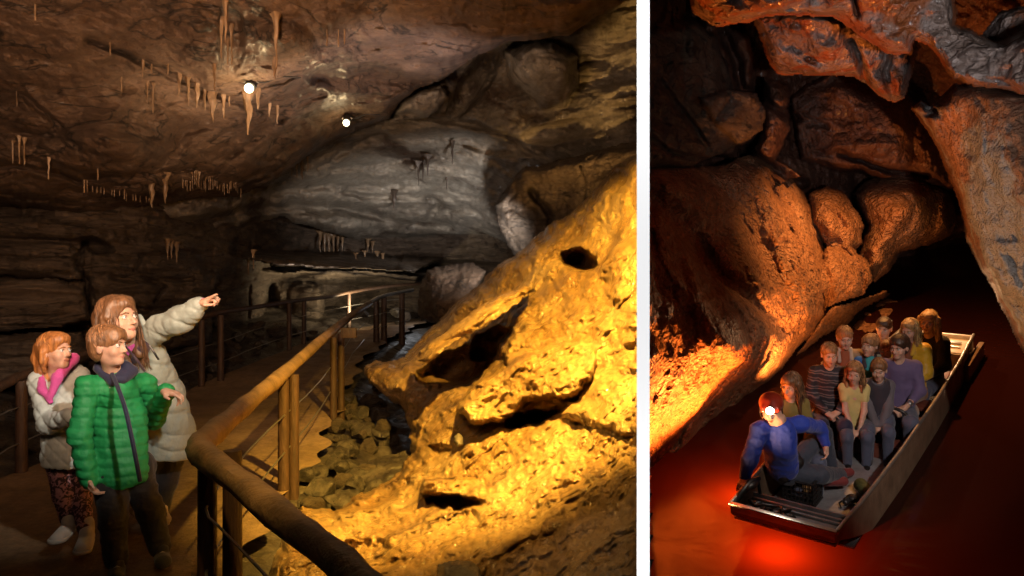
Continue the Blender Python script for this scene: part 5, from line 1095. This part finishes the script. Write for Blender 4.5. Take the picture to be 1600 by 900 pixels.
seated('sandy haired man in a dark striped jumper at the left end of his row', 1296, 554, 7.2, .93, M['stripe'], short(0, .97), M['sandy_hair'], yaw=6, hyaw=8, hpitch=-8, arms='lap', legs=M['navy'])
seated('girl with long sandy hair in a pale yellow T-shirt beside the striped man', 1335, 583, 7.0, .80, C_('yellow_tshirt', (.62, .52, .20)), longh(.022, .21, .075, 0, .98), M['sandy_hair'], yaw=4, hyaw=-12, hpitch=-6, child=True, fem=True, arms='between', sleeve=.42, puffy=.5)
vest = C_('grey_fleece', (.12, .11, .13)); vest2 = C_('dark_vest', (.035, .03, .045))
def vestx(p, M4, S, R_, s, t):
    f = Field(.008, .02); f.cap(S(0, .03, -.24), S(0, .03, -.42), .118, .12, flat=(V3(0, 1, 0), .85)); f.cap(S(0, .03, -.42), S(0, .03, -.60), .12, .125, flat=(V3(0, 1, 0), .85)); f.cap(V3(0, 0, 0), S(0, -.01, -.14), .075, .055, sub=True, k=.01); fobj(f, 'vest', vest2, t, None, M4)
seated('small boy in a dark vest over grey sleeves in the middle of the front row', 1373, 578, 7.0, .78, vest, short(.005, .98), M['mid_hair'], yaw=-2, hyaw=-6, hpitch=-6, child=True, arms='between', extra=vestx)
seated('short haired woman in a purple jumper with a wrist watch', 1405, 542, 7.1, .97, C_('purple_jumper', (.115, .085, .19)), short(.004, 1.04), M['dark_hair'], yaw=-4, hyaw=-26, hpitch=-4, fem=True, arms='lap', sleeve=.78, extra=watch, wide=1.12)
seated('man in an open tan jacket over a rust top behind the striped man', 1320, 528, 7.6, .96, C_('tan_jacket', (.30, .21, .12)), short(.012, 1.0), M['sandy_hair'], yaw=5, hyaw=6, hpitch=-6, extra=openjacket(C_('tan_collar', (.42, .36, .30)), C_('rust_top', (.30, .08, .03))), puffy=1.3, hands=False, arms='down')
seated('boy in a bright blue jacket with sandy hair looking left in the second row', 1359, 540, 7.5, .86, C_('blue_jacket', (.015, .13, .42)), short(.018, 1.02), M['sandy_hair'], yaw=6, hyaw=-32, hpitch=6, child=True, puffy=1.5, hands=False, arms='down', extra=openjacket(vest2, C_('teal_top', (.03, .30, .34))))
seated('small fair boy peeping out behind the woman in purple', 1385, 547, 7.4, .74, C_('maroon_top', (.10, .02, .03)), short(.0, .98), M['sandy_hair'], yaw=0, hyaw=-8, hpitch=-5, child=True, hands=False, arms='down')
seated('dark haired man in a black top rising behind the back row', 1381, 513, 7.95, .95, C_('black_top', (.03, .018, .02)), short(.006, 1.0), M['dark_hair'], yaw=0, hyaw=-14, hpitch=-4, hands=False, arms='down')
seated('blonde woman in a yellow jacket behind the woman in purple', 1421, 516, 7.7, .98, C_('yellow_jacket', (.62, .38, .02), .5), longh(.02, .17, .07, 0, .98), M['blond_hair'], yaw=-24, hyaw=-4, hpitch=-6, fem=True, puffy=1.9, hands=False, arms='lap', topdisp=quilt(.11, .006, (0, 0, 1), .006), extra=openjacket(C_('yellow_collar', (.6, .38, .03)), C_('rust_scarf', (.16, .05, .02))), legs=C_('ochre_trousers', (.28, .12, .03)))
seated('woman with long wavy fair hair in a black coat at the very back', 1451, 503, 7.95, 1.02, C_('black_coat', (.016, .013, .014)), longh(.036, .30, .085, 0, 1.05, .02), M['blond_hair'], yaw=-30, hyaw=8, hpitch=-5, fem=True, puffy=1.4, hands=False, arms='lap')
seated('young woman with long brown hair in a mustard top behind the guide', 1236, 602, 6.6, .93, C_('mustard_top', (.22, .16, .035)), longh(.026, .30, .075, 0, 1.0), M['brown_hair'], yaw=25, hyaw=-52, hpitch=-12, fem=True, hands=False, arms='lap')
# the guide at the bow
hc = PZ(1205, 640, .58); HFg = nrm(-FW * .98 + RT * .02 - UP * .08); R = frame(HFg, UP); hs = 1.02
f = Field(.007, .02); head_prims(f, hc, R, hs)
nk = PZ(1216, 656, .50); ch = PZ(1216, 690, .30); pv = PZ(1222, 728, .02)
sl, sr = PZ(1186, 672, .42), PZ(1250, 662, .40); el, wl = PZ(1172, 716, .22), PZ(1163, 748, .06); er, wr_ = PZ(1280, 668, .24), PZ(1290, 696, .10)
f.cap(hc - UP * .07, nk, .05, .055, k=.02); f.cap(nk, ch, .06, .10); f.cap(ch, pv, .1, .1); limb(f, [sl, el, wl], [.046, .038, .027]); limb(f, [sr, er, wr_], [.046, .038, .027])
hand(f, wl, PZ(1150, 776, -.01) - wl, -UP + BY * .3, 1.0, 1, 'half'); hand(f, wr_, PZ(1292, 722, -.02) - wr_, BX * -.8 - BY * .5, 1.0, -1, 'relax')
hp1, k1, a1 = PZ(1232, 735, -.06), PZ(1286, 676, .12), PZ(1300, 735, -.26); hp2, k2, a2 = PZ(1228, 738, -.08), PZ(1280, 742, -.10), PZ(1312, 742, -.22)
limb(f, [hp1, k1, a1], [.07, .05, .035]); limb(f, [hp2, k2, a2], [.07, .05, .035])
guide = fobj(f, 'person', M['skin']); tag(guide, 'boat guide in a blue sweatshirt and red helmet with lit headlamp sitting at the bow', 'person'); face_bits(guide, hc, R, hs, M['dark_hair'])
fobj(hair_short(hc, R, hs, .008), 'hair', M['dark_hair'], guide)
M['blue'] = cloth('blue_sweatshirt', (.015, .05, .42), .7); tf = nrm(-FW * .9 - RT * .3)
f = Field(.009, .035); f.cap(PZ(1217, 676, .38), ch, .135, .145, flat=(tf, .75)); f.cap(ch, pv, .145, .135, flat=(tf, .8)); f.cap(sl, sr, .062)
limb(f, [sl, el, PZ(1164, 744, .08)], [.070, .062, .042]); limb(f, [sr, er, PZ(1289, 692, .12)], [.070, .060, .042]); f.cap(nk, hc, .052, .08, sub=True, k=.01)
fobj(f, 'sweatshirt', M['blue'], guide, wr(.010, 9, 5))
f = Field(.009, .03); limb(f, [hp1, k1, a1], [.092, .072, .055]); limb(f, [hp2, k2, a2], [.10, .078, .055]); f.cap(hp1, hp2, .11); fobj(f, 'trousers', cloth('dark_blue_jeans', (.035, .045, .07)), guide, wr(.009, 10, 6))
red = cloth('maroon_shoe', (.16, .02, .02)); f = Field(.008, .02); f.cap(PZ(1296, 742, -.26), PZ(1328, 738, -.28), .045, .04); f.cap(PZ(1290, 752, -.22), PZ(1318, 752, -.24), .045, .042); fobj(f, 'shoe', red, guide)
f = Field(.007, .012); L = lambda x, y, z: hc + R @ (np.array([x, y, z]) * hs)
f.ell(L(0, -.012, .055), np.array([.098, .115, .088]), R); f.cap(L(-.05, .085, .05), L(.05, .085, .05), .028, k=.03); f.ell(L(0, -.01, -.06), np.array([.16, .17, .09]), R, sub=True, k=.006)
hm = fobj(f, 'helmet', plain('red_helmet', (.32, .03, .015), .3, 0, .15, 9, 0, coat=.4), guide)
for sx in (-1, 1): edge_tube('strap', [L(sx * .085, .01, .03), L(sx * .078, .02, -.05), L(0, .045, -.115)], .005, M['black'], hm)
m = MB(); m.tube([L(0, .115, .065), L(0, .14, .062)], .03, 16); hl = m.build('headlamp', M['black'], hm)
m = MB(); m.tube([L(0, .138, .062), L(0, .150, .061)], .031, 16); m.build('lens', plain('lit_lens', (1, 1, .95), .3, 0, 0, 3, 0, emit=((1, .93, .78), 30)), hl)
lamp('headlamp_light', 'SPOT', L(0, .17, .055), 8, (1, .92, .75), L(0, 1.0, -.35), .01, 100, .8)
f = Field(.008, .02); f.cap(PZ(1228, 700, .14), PZ(1245, 722, .05), .05, .06); f.cap(PZ(1210, 735, -.02), PZ(1224, 745, -.05), .05); wb = fobj(f, 'waist_bag', M['black']); tag(wb, 'black waist bag on the lap of the boat guide', 'bag')
for i in range(1): pass
